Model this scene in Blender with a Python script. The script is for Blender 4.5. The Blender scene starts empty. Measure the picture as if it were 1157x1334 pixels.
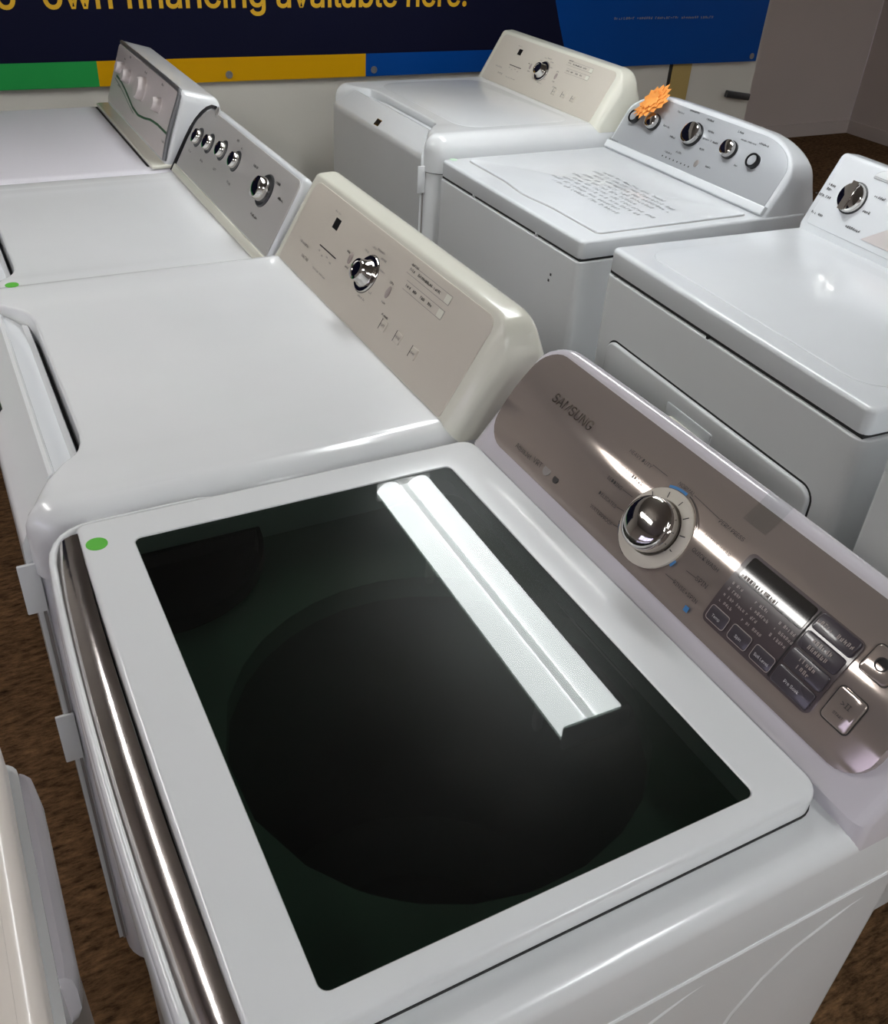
import bpy, bmesh, math, random
from mathutils import Vector, Matrix

random.seed(7)
sc = bpy.context.scene
COL = sc.collection
R_ = math.radians

# ------------------------------------------------------------------ camera
IW, IH = 1157.0, 1334.0
CAM_YAW, CAM_PITCH, CAM_ROLL, CAM_F = -0.5222, 0.9565, 0.0725, 1229.2
CAM_POS = Vector((-0.0238, -0.2528, 1.6117))
CAM_R = (Matrix.Rotation(CAM_YAW, 3, 'Z') @ Matrix.Rotation(CAM_PITCH, 3, 'X') @ Matrix.Rotation(CAM_ROLL, 3, 'Z'))
cd = bpy.data.cameras.new('camera')
cd.sensor_fit = 'HORIZONTAL'; cd.sensor_width = 36.0; cd.lens = CAM_F * 36.0 / IW
cd.clip_start = 0.02; cd.clip_end = 60
cam = bpy.data.objects.new('camera', cd); COL.objects.link(cam)
cam.matrix_world = Matrix.Translation(CAM_POS) @ CAM_R.to_4x4()
sc.camera = cam

# ------------------------------------------------------------------ world, exposure
wd = bpy.data.worlds.new('World'); sc.world = wd; wd.use_nodes = True
bg = wd.node_tree.nodes['Background']
bg.inputs[0].default_value = (0.80, 0.74, 1.0, 1); bg.inputs[1].default_value = 1.3
sc.view_settings.view_transform = 'Standard'; sc.view_settings.look = 'None'
sc.view_settings.gamma = 1.0; sc.view_settings.use_curve_mapping = False
sc.view_settings.exposure = 0.8
LAMP_COOL, LAMP_WARM = 13.5, 12.0          # radiance of the fluorescent lenses
CEIL_Z = 2.5; LAMP_Z = 2.2

# ------------------------------------------------------------------ materials
def lin(c): return tuple((v / 12.92 if v <= 0.04045 else ((v + 0.055) / 1.055) ** 2.4) for v in [k / 255.0 for k in c]) + (1,)
def new_mat(name):
    m = bpy.data.materials.new(name); m.use_nodes = True
    nt = m.node_tree; b = nt.nodes['Principled BSDF']
    return m, nt, b
def mat(name, rgb, rough=0.4, metal=0.0, coat=0.0, var=0.03, vscale=6.0, bump=0.0, bscale=200.0, aniso=None, spec=0.5):
    m, nt, b = new_mat(name)
    c = lin(rgb)
    tc = nt.nodes.new('ShaderNodeTexCoord')
    nz = nt.nodes.new('ShaderNodeTexNoise'); nz.inputs['Scale'].default_value = vscale; nz.inputs['Detail'].default_value = 4
    nt.links.new(tc.outputs['Object'], nz.inputs['Vector'])
    mx = nt.nodes.new('ShaderNodeMix'); mx.data_type = 'RGBA'
    mx.inputs[6].default_value = tuple(v * (1 - var) for v in c[:3]) + (1,)
    mx.inputs[7].default_value = tuple(min(1, v * (1 + var)) for v in c[:3]) + (1,)
    nt.links.new(nz.outputs[0], mx.inputs[0]); nt.links.new(mx.outputs[2], b.inputs['Base Color'])
    mr = nt.nodes.new('ShaderNodeMapRange'); mr.inputs[3].default_value = rough * 0.85; mr.inputs[4].default_value = rough * 1.15
    nt.links.new(nz.outputs[0], mr.inputs[0]); nt.links.new(mr.outputs[0], b.inputs['Roughness'])
    b.inputs['Metallic'].default_value = metal; b.inputs['Specular IOR Level'].default_value = spec
    b.inputs['Coat Weight'].default_value = coat; b.inputs['Coat Roughness'].default_value = 0.06
    if bump:
        n2 = nt.nodes.new('ShaderNodeTexNoise'); n2.inputs['Scale'].default_value = bscale; n2.inputs['Detail'].default_value = 3
        if aniso:
            mp = nt.nodes.new('ShaderNodeMapping'); mp.inputs['Scale'].default_value = aniso
            nt.links.new(tc.outputs['Object'], mp.inputs[0]); nt.links.new(mp.outputs[0], n2.inputs['Vector'])
        else:
            nt.links.new(tc.outputs['Object'], n2.inputs['Vector'])
        bp = nt.nodes.new('ShaderNodeBump'); bp.inputs['Strength'].default_value = bump; bp.inputs['Distance'].default_value = 0.002
        nt.links.new(n2.outputs[0], bp.inputs['Height']); nt.links.new(bp.outputs[0], b.inputs['Normal'])
    return m
M = {}
M['white'] = mat('white enamel', (229, 231, 232), 0.22, coat=0.3, bump=0.02, bscale=60)
M['white2'] = mat('cool white enamel', (227, 230, 233), 0.24, coat=0.3, bump=0.02, bscale=60)
M['cream'] = mat('cream plastic', (232, 231, 217), 0.25, coat=0.2)
M['greige'] = mat('pale greige panel film', (208, 201, 188), 0.42)
M['beige'] = mat('warm white enamel', (226, 217, 208), 0.25, coat=0.2)
M['lavwhite'] = mat('pale glossy plastic', (222, 218, 224), 0.16, coat=0.5)
M['taupe'] = mat('brushed taupe metal', (186, 174, 166), 0.08, metal=0.6, var=0.04)
M['silver'] = mat('silver grey panel', (196, 194, 190), 0.38, metal=0.2)
M['silver2'] = mat('light silver panel', (216, 208, 206), 0.4, metal=0.1)
M['bluesilver'] = mat('cool silver panel', (186, 189, 193), 0.4, metal=0.35)
M['chrome'] = mat('chrome', (214, 211, 208), 0.07, metal=1.0, var=0.02)
M['wornchrome'] = mat('worn chrome', (206, 200, 198), 0.13, metal=1.0, var=0.12, vscale=25, bump=0.12, bscale=30)
M['black'] = mat('black plastic', (20, 20, 22), 0.3)
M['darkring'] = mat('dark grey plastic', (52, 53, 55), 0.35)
M['panel'] = mat('dark plum grey display film', (84, 74, 76), 0.25, coat=0.6)
M['window'] = mat('black display window', (22, 20, 20), 0.1, coat=0.6)
M['plumbtn'] = mat('plum grey buttons', (72, 66, 72), 0.28, coat=0.4)
M['ink'] = mat('dark grey ink', (48, 45, 44), 0.6)
M['inklight'] = mat('light grey ink', (140, 134, 130), 0.5)
M['satin'] = mat('satin white enamel', (222, 220, 226), 0.5)
M['inkfaint'] = mat('faint grey print', (158, 160, 163), 0.5)
M['inkwhite'] = mat('white ink', (225, 222, 222), 0.5)
M['blueink'] = mat('blue ink', (60, 130, 190), 0.5)
M['greenink'] = mat('green ink', (62, 96, 72), 0.4)
M['sticker'] = mat('green sticker', (98, 190, 70), 0.5)
M['palesticker'] = mat('faded green sticker', (186, 214, 190), 0.5)
M['orange'] = mat('orange fluorescent card', (255, 168, 82), 0.6)
M['gap'] = mat('dark seam', (30, 30, 30), 0.6)
M['tub'] = mat('dark tub enamel', (120, 128, 124), 0.35, metal=0.3)
M['deck'] = mat('dark green grey deck', (132, 158, 142), 0.5)
M['greybtn'] = mat('warm grey rubber button', (168, 156, 150), 0.5)
M['navy'] = mat('navy vinyl', (13, 15, 40), 0.75, var=0.08, spec=0.12)
M['blue'] = mat('blue vinyl', (0, 66, 142), 0.45, var=0.06, spec=0.12)
M['yellow'] = mat('yellow vinyl', (205, 152, 0), 0.5, var=0.06, spec=0.12)
M['gold'] = mat('gold lettering vinyl', (222, 172, 24), 0.5)
M['green'] = mat('green vinyl', (38, 150, 72), 0.5, var=0.08, spec=0.12)
M['wall'] = mat('grey painted wall', (206, 203, 194), 0.7, var=0.04, vscale=2.0, bump=0.08, bscale=120)
M['wall3'] = mat('dim grey wall', (172, 163, 158), 0.7, var=0.04, vscale=2.0, bump=0.08, bscale=120)
M['wall2'] = mat('taupe painted wall', (212, 201, 196), 0.7, var=0.04, vscale=2.0, bump=0.08, bscale=120)
M['ceil'] = mat('dark ceiling tile', (128, 122, 116), 0.8, var=0.04, bump=0.2, bscale=90)
M['trim'] = mat('ochre painted trim', (176, 152, 92), 0.5, var=0.1)
M['metalwhite'] = mat('white lamp metal', (228, 228, 224), 0.4)
M['galv'] = mat('galvanised steel', (112, 112, 112), 0.5, metal=0.5, var=0.12, vscale=14)
M['alu'] = mat('aluminium frame', (150, 150, 152), 0.4, metal=0.8)

def mat_emit(name, rgb, strength):
    m, nt, b = new_mat(name)
    b.inputs['Base Color'].default_value = (0.8, 0.8, 0.8, 1)
    b.inputs['Emission Color'].default_value = tuple(rgb) + (1,)
    b.inputs['Emission Strength'].default_value = strength
    return m
M['lens_cool'] = mat_emit('lamp lens cool', (0.96, 0.99, 1.0), LAMP_COOL)
M['trough_cool'] = mat_emit('lamp trough cool', (0.96, 0.99, 1.0), LAMP_COOL * 0.55)
M['lens_warm'] = mat_emit('lamp lens warm', (1.0, 0.975, 0.94), LAMP_WARM)
M['trough_warm'] = mat_emit('lamp trough warm', (1.0, 0.975, 0.94), LAMP_WARM * 0.55)

def mat_carpet():
    m, nt, b = new_mat('brown carpet')
    tc = nt.nodes.new('ShaderNodeTexCoord')
    mp = nt.nodes.new('ShaderNodeMapping'); mp.inputs['Scale'].default_value = (0.8, 2.4, 1.0)
    nt.links.new(tc.outputs['Object'], mp.inputs[0])
    n1 = nt.nodes.new('ShaderNodeTexNoise'); n1.inputs['Scale'].default_value = 34; n1.inputs['Detail'].default_value = 6; n1.inputs['Roughness'].default_value = 0.7
    n2 = nt.nodes.new('ShaderNodeTexNoise'); n2.inputs['Scale'].default_value = 5; n2.inputs['Detail'].default_value = 3
    for n in (n1, n2): nt.links.new(mp.outputs[0], n.inputs['Vector'])
    cr = nt.nodes.new('ShaderNodeValToRGB')
    cr.color_ramp.elements[0].position = 0.3; cr.color_ramp.elements[0].color = lin((46, 30, 18))
    cr.color_ramp.elements[1].position = 0.72; cr.color_ramp.elements[1].color = lin((165, 126, 88))
    nt.links.new(n1.outputs[0], cr.inputs[0])
    mx = nt.nodes.new('ShaderNodeMix'); mx.data_type = 'RGBA'; mx.blend_type = 'MULTIPLY'; mx.inputs[0].default_value = 0.5
    nt.links.new(cr.outputs[0], mx.inputs[6]); nt.links.new(n2.outputs[0], mx.inputs[7])
    nt.links.new(mx.outputs[2], b.inputs['Base Color'])
    b.inputs['Roughness'].default_value = 1.0; b.inputs['Specular IOR Level'].default_value = 0.1
    bp = nt.nodes.new('ShaderNodeBump'); bp.inputs['Strength'].default_value = 1.0; bp.inputs['Distance'].default_value = 0.012
    nt.links.new(n1.outputs[0], bp.inputs['Height']); nt.links.new(bp.outputs[0], b.inputs['Normal'])
    return m
M['carpet'] = mat_carpet()

def mat_glass(name, tint, haze, rough=0.015, ior=1.5):
    m = bpy.data.materials.new(name); m.use_nodes = True
    nt = m.node_tree; nt.nodes.clear()
    out = nt.nodes.new('ShaderNodeOutputMaterial')
    tr = nt.nodes.new('ShaderNodeBsdfTransparent'); tr.inputs[0].default_value = tuple(tint) + (1,)
    g1 = nt.nodes.new('ShaderNodeBsdfGlossy'); g1.inputs['Roughness'].default_value = rough; g1.inputs[0].default_value = (1, 1, 1, 1)
    g2 = nt.nodes.new('ShaderNodeBsdfGlossy'); g2.inputs['Roughness'].default_value = 0.28; g2.inputs[0].default_value = (1, 1, 1, 1)
    tc = nt.nodes.new('ShaderNodeTexCoord')
    nz = nt.nodes.new('ShaderNodeTexNoise'); nz.inputs['Scale'].default_value = 4; nz.inputs['Detail'].default_value = 5
    nt.links.new(tc.outputs['Object'], nz.inputs['Vector'])
    mr = nt.nodes.new('ShaderNodeMapRange'); mr.inputs[1].default_value = 0.3; mr.inputs[2].default_value = 0.75
    mr.inputs[3].default_value = haze * 0.4; mr.inputs[4].default_value = haze * 1.6
    nt.links.new(nz.outputs[0], mr.inputs[0])
    mg = nt.nodes.new('ShaderNodeMixShader'); nt.links.new(mr.outputs[0], mg.inputs[0])
    nt.links.new(g1.outputs[0], mg.inputs[1]); nt.links.new(g2.outputs[0], mg.inputs[2])
    fr = nt.nodes.new('ShaderNodeFresnel')
    # thin pane: the same air-to-glass reflectance on both faces (no trapped light inside the slab)
    ge = nt.nodes.new('ShaderNodeNewGeometry'); mi = nt.nodes.new('ShaderNodeMapRange')
    mi.inputs[3].default_value = ior; mi.inputs[4].default_value = 1 / ior
    nt.links.new(ge.outputs['Backfacing'], mi.inputs[0]); nt.links.new(mi.outputs[0], fr.inputs[0])
    mx = nt.nodes.new('ShaderNodeMixShader')
    nt.links.new(fr.outputs[0], mx.inputs[0]); nt.links.new(tr.outputs[0], mx.inputs[1]); nt.links.new(mg.outputs[0], mx.inputs[2])
    nt.links.new(mx.outputs[0], out.inputs[0])
    return m
M['lidglass'] = mat_glass('tinted lid glass', (0.40, 0.45, 0.42), 0.22, 0.012, 1.34)
M['pane'] = mat_glass('window pane', (0.96, 0.97, 0.98), 0.02)
M['tape'] = mat_glass('clear tape', (0.86, 0.88, 0.88), 0.6, 0.1)

# ------------------------------------------------------------------ mesh helpers
def finish(name, me, m, parent, ang=32):
    me.materials.append(m)
    me.shade_smooth(); me.set_sharp_from_angle(angle=R_(ang))
    o = bpy.data.objects.new(name, me); COL.objects.link(o)
    if parent is not None: o.parent = parent
    return o
def pymesh(name, verts, faces, m, parent=None, ang=32, recalc=True):
    me = bpy.data.meshes.new(name); me.from_pydata([tuple(v) for v in verts], [], faces)
    bm = bmesh.new(); bm.from_mesh(me)
    bmesh.ops.remove_doubles(bm, verts=bm.verts, dist=1e-6)
    if recalc: bmesh.ops.recalc_face_normals(bm, faces=bm.faces)
    bm.to_mesh(me); bm.free()
    return finish(name, me, m, parent, ang)
def loft(name, loops, m, parent=None, cap0=True, cap1=True, closed=True, ang=32):
    n = len(loops[0]); V = [p for l in loops for p in l]; F = []
    for i in range(len(loops) - 1):
        for k in range(n if closed else n - 1):
            a, b = i * n + k, i * n + (k + 1) % n
            F.append((a, b, b + n, a + n))
    if cap0: F.append(tuple(range(n)))
    if cap1: F.append(tuple((len(loops) - 1) * n + k for k in range(n)))
    return pymesh(name, V, F, m, parent, ang)
def rr(x0, x1, y0, y1, r=0.01, seg=5, sub=1):
    """rounded rectangle, r = radius or 4 radii at (x1,y1),(x0,y1),(x0,y0),(x1,y0)"""
    rs = [r] * 4 if not isinstance(r, (tuple, list)) else list(r)
    C = [(x1 - rs[0], y1 - rs[0], 0), (x0 + rs[1], y1 - rs[1], 90), (x0 + rs[2], y0 + rs[2], 180), (x1 - rs[3], y0 + rs[3], 270)]
    corners = []
    for (cx, cy, a0), q in zip(C, rs):
        corners.append([(cx + q * math.cos(R_(a0 + 90 * k / seg)), cy + q * math.sin(R_(a0 + 90 * k / seg))) for k in range(seg + 1)])
    out = []
    for i in range(4):
        out += corners[i]
        p, q = corners[i][-1], corners[(i + 1) % 4][0]
        for k in range(1, sub): t = k / sub; out.append((p[0] + (q[0] - p[0]) * t, p[1] + (q[1] - p[1]) * t))
    return out
def inset(pts, d):
    """inset a closed CCW 2D loop by d"""
    if abs(d) < 1e-9: return list(pts)
    n = len(pts); out = []
    for i in range(n):
        p = Vector(pts[i]); a = None; b = None
        j = i - 1
        while (p - Vector(pts[j % n])).length < 1e-7 and j > i - n: j -= 1
        k = i + 1
        while (p - Vector(pts[k % n])).length < 1e-7 and k < i + n: k += 1
        a = (p - Vector(pts[j % n])).normalized(); b = (Vector(pts[k % n]) - p).normalized()
        na = Vector((-a.y, a.x)); nb = Vector((-b.y, b.x)); nn = na + nb
        if nn.length < 1e-6: nn = na
        nn.normalize(); c = max(0.35, nn.dot(na))
        q = p + nn * (d / c); out.append((q.x, q.y))
    return out
def roundlevels(r, seg=4): return [(r * (1 - math.cos(R_(90 * k / seg))), r * math.sin(R_(90 * k / seg))) for k in range(seg + 1)]
def prism(name, plan, z0, z1, rt, m, parent, rb=0.0, seg=4, cap0=True, cap1=True, f=None):
    """vertical prism of a 2D plan with rounded top / bottom edges"""
    L = []
    if rb:
        for d, h in reversed(roundlevels(rb, seg)): L.append((d, z0 + rb - h))
    else: L.append((0, z0))
    if rt:
        for d, h in roundlevels(rt, seg): L.append((d, z1 - rt + h))
    else: L.append((0, z1))
    loops = [[(x, y, z) for x, y in inset(plan, d)] for d, z in L]
    if f: loops = [[f(p) for p in l] for l in loops]
    return loft(name, loops, m, parent, cap0, cap1)
def ring(name, outer, inner, z0, z1, rt, m, parent, ri=0.001, f=None):
    lv = [(inset(outer, 0.0), z0)] + [(inset(outer, d), z1 - rt + h) for d, h in roundlevels(rt, 4)]
    lv += [(inset(inner, -ri), z1), (inner, z1 - ri), (inner, z0)]
    loops = [[(x, y, z) for x, y in p] for p, z in lv]
    if f: loops = [[f(p) for p in l] for l in loops]
    loops.append(loops[0])
    return loft(name, loops, m, parent, False, False)
def fillet(poly, radii, seg=4):
    out = []; n = len(poly)
    for i in range(n):
        p = Vector(poly[i]); a = Vector(poly[i - 1]); b = Vector(poly[(i + 1) % n]); r = radii[i]
        u = (a - p).normalized(); w = (b - p).normalized()
        if r < 1e-6: out += [(p.x, p.y)] * (seg + 1); continue
        half = math.acos(max(-1, min(1, u.dot(w)))) / 2
        t = min(r / math.tan(half), (a - p).length * 0.49, (b - p).length * 0.49); r2 = t * math.tan(half)
        c = p + (u + w).normalized() * (r2 / math.sin(half))
        s, e = p + u * t - c, p + w * t - c
        a0 = math.atan2(s.y, s.x); a1 = math.atan2(e.y, e.x); da = (a1 - a0 + math.pi) % (2 * math.pi) - math.pi
        out += [(c.x + r2 * math.cos(a0 + da * k / seg), c.y + r2 * math.sin(a0 + da * k / seg)) for k in range(seg + 1)]
    return out
def box(name, x0, x1, y0, y1, z0, z1, m, parent=None, r=0.0):
    return prism(name, rr(x0, x1, y0, y1, max(r, 1e-4) if r else 1e-4, 2 if r else 1), z0, z1, r, m, parent, rb=r, seg=2)
def tube(name, pts, r, m, parent=None, seg=8):
    P = [Vector(p) for p in pts]; loops = []
    for i, p in enumerate(P):
        t = (P[min(i + 1, len(P) - 1)] - P[max(i - 1, 0)]).normalized()
        a = t.orthogonal().normalized() if i == 0 else (u - t * u.dot(t)).normalized()
        u = a; b = t.cross(a)
        loops.append([p + a * r * math.cos(2 * math.pi * k / seg) + b * r * math.sin(2 * math.pi * k / seg) for k in range(seg)])
    return loft(name, loops, m, parent)

# ------------------------------------------------------------------ objects
def tag(o, label=None, cat=None, group=None, kind=None):
    for k, v in (('label', label), ('category', cat), ('group', group), ('kind', kind)):
        if v: o[k] = v
    return o
def empty(name, loc, yaw=0.0):
    o = bpy.data.objects.new(name, None); COL.objects.link(o); o.empty_display_size = 0.1
    o.location = loc; o.rotation_euler = (0, 0, yaw); return o
def copy_tree(o, parent=None):
    c = o.copy(); COL.objects.link(c); c.parent = parent
    for ch in list(o.children): copy_tree(ch, c)
    return c
def ray(u, v):
    return (CAM_R @ Vector(((u - IW / 2) / CAM_F, -(v - IH / 2) / CAM_F, -1))).normalized()
def hit(u, v, n, d):
    """the photo pixel's point on the plane n.x = d"""
    n = Vector(n); r = ray(u, v); return CAM_POS + r * ((d - n.dot(CAM_POS)) / n.dot(r))

class Face:
    """the sloping control face of a console, in its appliance's own coordinates:
    y across (far to near = left to right for the user), v up the slope, n out of it"""
    def __init__(s, root, xb, zb, ang, L, bulge=0.0):
        s.root, s.xb, s.zb, s.L, s.bulge = root, xb, zb, L, bulge
        s.c, s.s = math.cos(R_(ang)), math.sin(R_(ang))
    def pt(s, y, v, n=0.0):
        t = v / s.L; n = n + s.bulge * 4 * t * (1 - t)
        return Vector((s.xb + v * s.c - n * s.s, y, s.zb + v * s.s + n * s.c))
    def px(s, u, w, n=0.0):
        Mi = (Matrix.Translation(s.root.location) @ Matrix.Rotation(s.root.rotation_euler.z, 4, 'Z')).inverted()
        o = Mi @ CAM_POS; d = Mi.to_3x3() @ ray(u, w)
        N = Vector((-s.s, 0, s.c)); B = Vector((s.xb, 0, s.zb)) + N * (n + s.bulge * 0.8)
        p = o + d * ((B - o).dot(N) / d.dot(N)); q = p - B
        return p.y, q.dot(Vector((s.c, 0, s.s)))
    def plate(s, name, poly, n0, n1, m, parent, r=0.0):
        L = [(0, n0)] + ([(d, n1 - r + h) for d, h in roundlevels(r, 3)] if r else [(0, n1)])
        return loft(name, [[s.pt(y, v, n) for y, v in inset(poly, d)] for d, n in L], m, parent)
    def skin(s, name, y0, y1, v0, v1, r, n0, n1, m, parent, nv=20, ny=4):
        """a gridded plate that follows the bulge"""
        vs = sorted(set([v0 + r * (1 - math.cos(R_(90 * k / 6))) for k in range(7)] + [v1 - r * (1 - math.cos(R_(90 * k / 6))) for k in range(7)]
                        + [v0 + r + (v1 - v0 - 2 * r) * k / nv for k in range(nv + 1)]))
        V, F = [], []
        for v in vs:
            d = min(v - v0, v1 - v); i = 0 if d >= r else r - math.sqrt(max(0, r * r - (r - d) ** 2))
            for k in range(ny + 1):
                y = (y0 + i) + (y1 - y0 - 2 * i) * k / ny; V.append(s.pt(y, v, n1))
        w = ny + 1
        for j in range(len(vs) - 1):
            for k in range(ny): F.append((j * w + k, j * w + k + 1, (j + 1) * w + k + 1, (j + 1) * w + k))
        # skirt down to n0
        edge = [k for k in range(w)] + [j * w + ny for j in range(1, len(vs))] + [(len(vs) - 1) * w + k for k in range(ny - 1, -1, -1)] + [j * w for j in range(len(vs) - 2, 0, -1)]
        base = len(V); N = Vector((-s.s, 0, s.c)) * (n0 - n1)
        for e in edge: V.append(V[e] + N)
        for a in range(len(edge)):
            b = (a + 1) % len(edge); F.append((edge[a], edge[b], base + b, base + a))
        return pymesh(name, V, F, m, parent)
    def lathe(s, name, y, v, prof, m, parent, seg=28, sy=1.0, sv=1.0):
        """prof = list of (radius, height above face)"""
        loops = []
        for r, h in prof:
            loops.append([s.pt(y, v, 0) + (s.pt(y + r * sy * math.cos(2 * math.pi * k / seg), v, 0) - s.pt(y, v, 0)) + Vector((s.c, 0, s.s)) * (r * sv * math.sin(2 * math.pi * k / seg)) + Vector((-s.s, 0, s.c)) * h for k in range(seg)])
        return loft(name, loops, m, parent, ang=40)

import os
FONT = None
try:                                      # the sans face that ships inside Blender itself
    FONT = bpy.data.fonts.load(os.path.join(bpy.utils.system_resource('DATAFILES', path='fonts'), 'Inter.woff2'))
except Exception:
    FONT = None
def glyphs(s, size, align='LEFT', bold=0.0):
    c = bpy.data.curves.new('t', 'FONT'); c.body = s; c.size = size; c.align_x = align; c.resolution_u = 2; c.offset = bold * size
    if FONT: c.font = FONT
    o = bpy.data.objects.new('t', c); COL.objects.link(o)
    bpy.context.view_layer.update()
    me = bpy.data.meshes.new_from_object(o.evaluated_get(bpy.context.evaluated_depsgraph_get()))
    V = [tuple(v.co) for v in me.vertices]; F = [tuple(p.vertices) for p in me.polygons]
    bpy.data.objects.remove(o); bpy.data.curves.remove(c); bpy.data.meshes.remove(me)
    return V, F
def lettering(name, items, face, m, parent, n=0.0006):
    """items: (text, y, v, size, align) printed on a console face"""
    V, F = [], []
    for it in items:
        s, y, v, size = it[:4]; gv, gf = glyphs(s, size, it[4] if len(it) > 4 else 'LEFT')
        b = len(V); V += [face.pt(y - q[0], v + q[1], n) for q in gv]; F += [tuple(i + b for i in f) for f in gf]
    return tag(pymesh(name, V, F, m, parent, recalc=False), kind='stuff')
def scribble(name, items, put, m, parent):
    """print too small to read: (letters, a, b, size, align) as rows of tiny strokes; put(a,b) maps to 3D"""
    V, F = [], []
    for it in items:
        s, y, v, size = it[:4]; w = size * 0.62; n_ = len(s); x = -n_ * w / 2 if len(it) > 4 and it[4] == 'CENTER' else 0.0
        for ch in s:
            if ch != ' ':
                for k in range(random.choice((1, 2, 2))):
                    x0 = x + w * (0.08 + 0.40 * k); x1 = x0 + w * 0.24; h = size * random.uniform(0.42, 0.72); z0 = size * random.choice((0, 0, 0.1))
                    b = len(V); V += [put(y - x0, v + z0), put(y - x1, v + z0), put(y - x1, v + h), put(y - x0, v + h)]; F.append((b, b + 1, b + 2, b + 3))
                if random.random() < 0.7:
                    z0 = size * random.choice((0.0, 0.3, 0.55)); b = len(V)
                    V += [put(y - x - w * .1, v + z0), put(y - x - w * .7, v + z0), put(y - x - w * .7, v + z0 + size * .13), put(y - x - w * .1, v + z0 + size * .13)]; F.append((b, b + 1, b + 2, b + 3))
            x += w
    return tag(pymesh(name, V, F, m, parent, recalc=False), kind='stuff')
def bars(name, items, face, m, parent, n=0.0006):
    """thin printed strokes: (y0,v0,y1,v1,width)"""
    V, F = [], []
    for y0, v0, y1, v1, w in items:
        d = Vector((y1 - y0, v1 - v0)); L = d.length; d /= max(L, 1e-9); q = Vector((-d.y, d.x)) * (w / 2); b = len(V)
        for t in range(5):
            p = Vector((y0, v0)) + d * (L * t / 4)
            V += [face.pt(p.x + q.x, p.y + q.y, n), face.pt(p.x - q.x, p.y - q.y, n)]
        for t in range(4): F.append((b + 2 * t, b + 2 * t + 1, b + 2 * t + 3, b + 2 * t + 2))
    return tag(pymesh(name, V, F, m, parent, recalc=False), kind='stuff')

def console(name, y0, y1, xb, zb, ang, L, top, xback, m, parent, zbase=None, rc=0.05, e=0.02, drop=0.01, rf=0.008, arch=0.0, nmid=12, rcv=None, rc_far=None):
    """housing of a control console, lofted across; its upper corners rounded by rc, its end edges by e"""
    zbase = zb if zbase is None else zbase
    ds = sorted(set([e * (1 - math.cos(R_(90 * k / 5))) for k in range(6)] + [rc * (1 - math.cos(R_(90 * k / 10))) for k in range(11)]))
    W = y1 - y0; st = [y0 + d for d in ds]
    a, b = y0 + max(rc, e), y1 - max(rc, e)
    st += [a + (b - a) * k / nmid for k in range(1, nmid)] + [y1 - d for d in reversed(ds)]
    c, s = math.cos(R_(ang)), math.sin(R_(ang)); loops = []
    rv = rcv or rc
    for y in st:
        d = min(y - y0, y1 - y); l = L
        far = rc_far is not None and y > (y0 + y1) / 2
        q_, r_ = (rc_far, rc_far) if far else (rc, rv)
        if d < q_: l = L - r_ * (1 - math.sqrt(max(0, 1 - ((q_ - d) / q_) ** 2)))
        t = (y - (y0 + y1) / 2) / (W / 2); l += arch * (1 - t * t)
        ix = 0 if d >= e else e - math.sqrt(max(0, e * e - (e - d) ** 2))
        # shrink the front/top by ix, leave the base where it is
        p = [(xb + ix * s, zbase), (xb + ix * s, zb - ix * c * 0.0), (xb + (l - ix * 0.3) * c + ix * s, zb + (l - ix * 0.3) * s - ix * c), (xb + L * c + top - ix * 0.2, zb + l * s - drop - ix), (xback - ix * 0.3, zbase)]
        p2 = fillet([(x, z) for x, z in p], [0, 0.0, rf, rf * 2.2, 0], 4)
        loops.append([(x, y, z) for x, z in p2])
    return loft(name, loops, m, parent, ang=30)
def cluster(face, y, v, r, h, parent, base=None, cap='chrome', basem='darkring', flat=0.55, name='knob', grip=False):
    """a control knob with its base ring as a child"""
    k = face.lathe(name, y, v, [(r * 0.98, 0.0), (r, h * 0.2), (r * 0.96, h * 0.65), (r * 0.86, h * 0.9), (r * flat, h), (r * 0.2, h * 1.02), (0.0002, h * 1.02)], M[cap], parent)
    b = base or r * 1.2
    face.lathe('knob_base', y, v, [(b, 0.0), (b, h * 0.14), (b * 0.94, h * 0.22), (r * 0.9, h * 0.22), (r * 0.9, 0)], M[basem], k)
    if grip:
        w = r * 0.2
        face.plate('grip', [(y + w, v - r * .9), (y + w, v + r * .9), (y - w, v + r * .9), (y - w, v - r * .9)][::-1], h * 0.5, h * 1.16, M[cap], k, r=h * 0.1)
    return k
def feet(root, D, W, z=0.03, x0=0.06):
    for x in (x0, D - 0.06):
        for y in (-W / 2 + 0.06, W / 2 - 0.06):
            L = [[(x + r * math.cos(2 * math.pi * k / 12), y + r * math.sin(2 * math.pi * k / 12), zz) for k in range(12)] for r, zz in ((0.022, 0), (0.022, 0.012), (0.01, 0.014), (0.01, z + 0.005))]
            loft('foot', L, M['black'], root)

# ================================================================== the room
XL, XR, YN, YF, YB, XC = -3.2, 6.3, -3.4, 3.1, 5.0, 3.32
def struct(o): return tag(o, kind='structure')
struct(box('floor', XL, XR, YN, YB, -0.05, 0.0, M['carpet']))
struct(box('ceiling', XL, XR, YN, YB, CEIL_Z, CEIL_Z + 0.05, M['ceil']))
struct(box('wall_far', XL, XC, YF, YF + 0.12, 0.0, CEIL_Z, M['wall']))
struct(box('wall_back', XC - 0.12, XR, YB, YB + 0.1, 0.0, CEIL_Z, M['wall2']))
struct(box('wall_return', XC - 0.12, XC, YF + 0.12, YB, 0.0, CEIL_Z, M['wall2']))
struct(box('wall_right', XR, XR + 0.1, YN, YB, 0.0, CEIL_Z, M['wall2']))
struct(box('wall_near', XL, XR, YN - 0.1, YN, 0.0, CEIL_Z, M['wall3']))
WY0, WY1, WZ0, WZ1 = -1.6, 1.4, 1.0, 1.9
V, F = [], []
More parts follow.
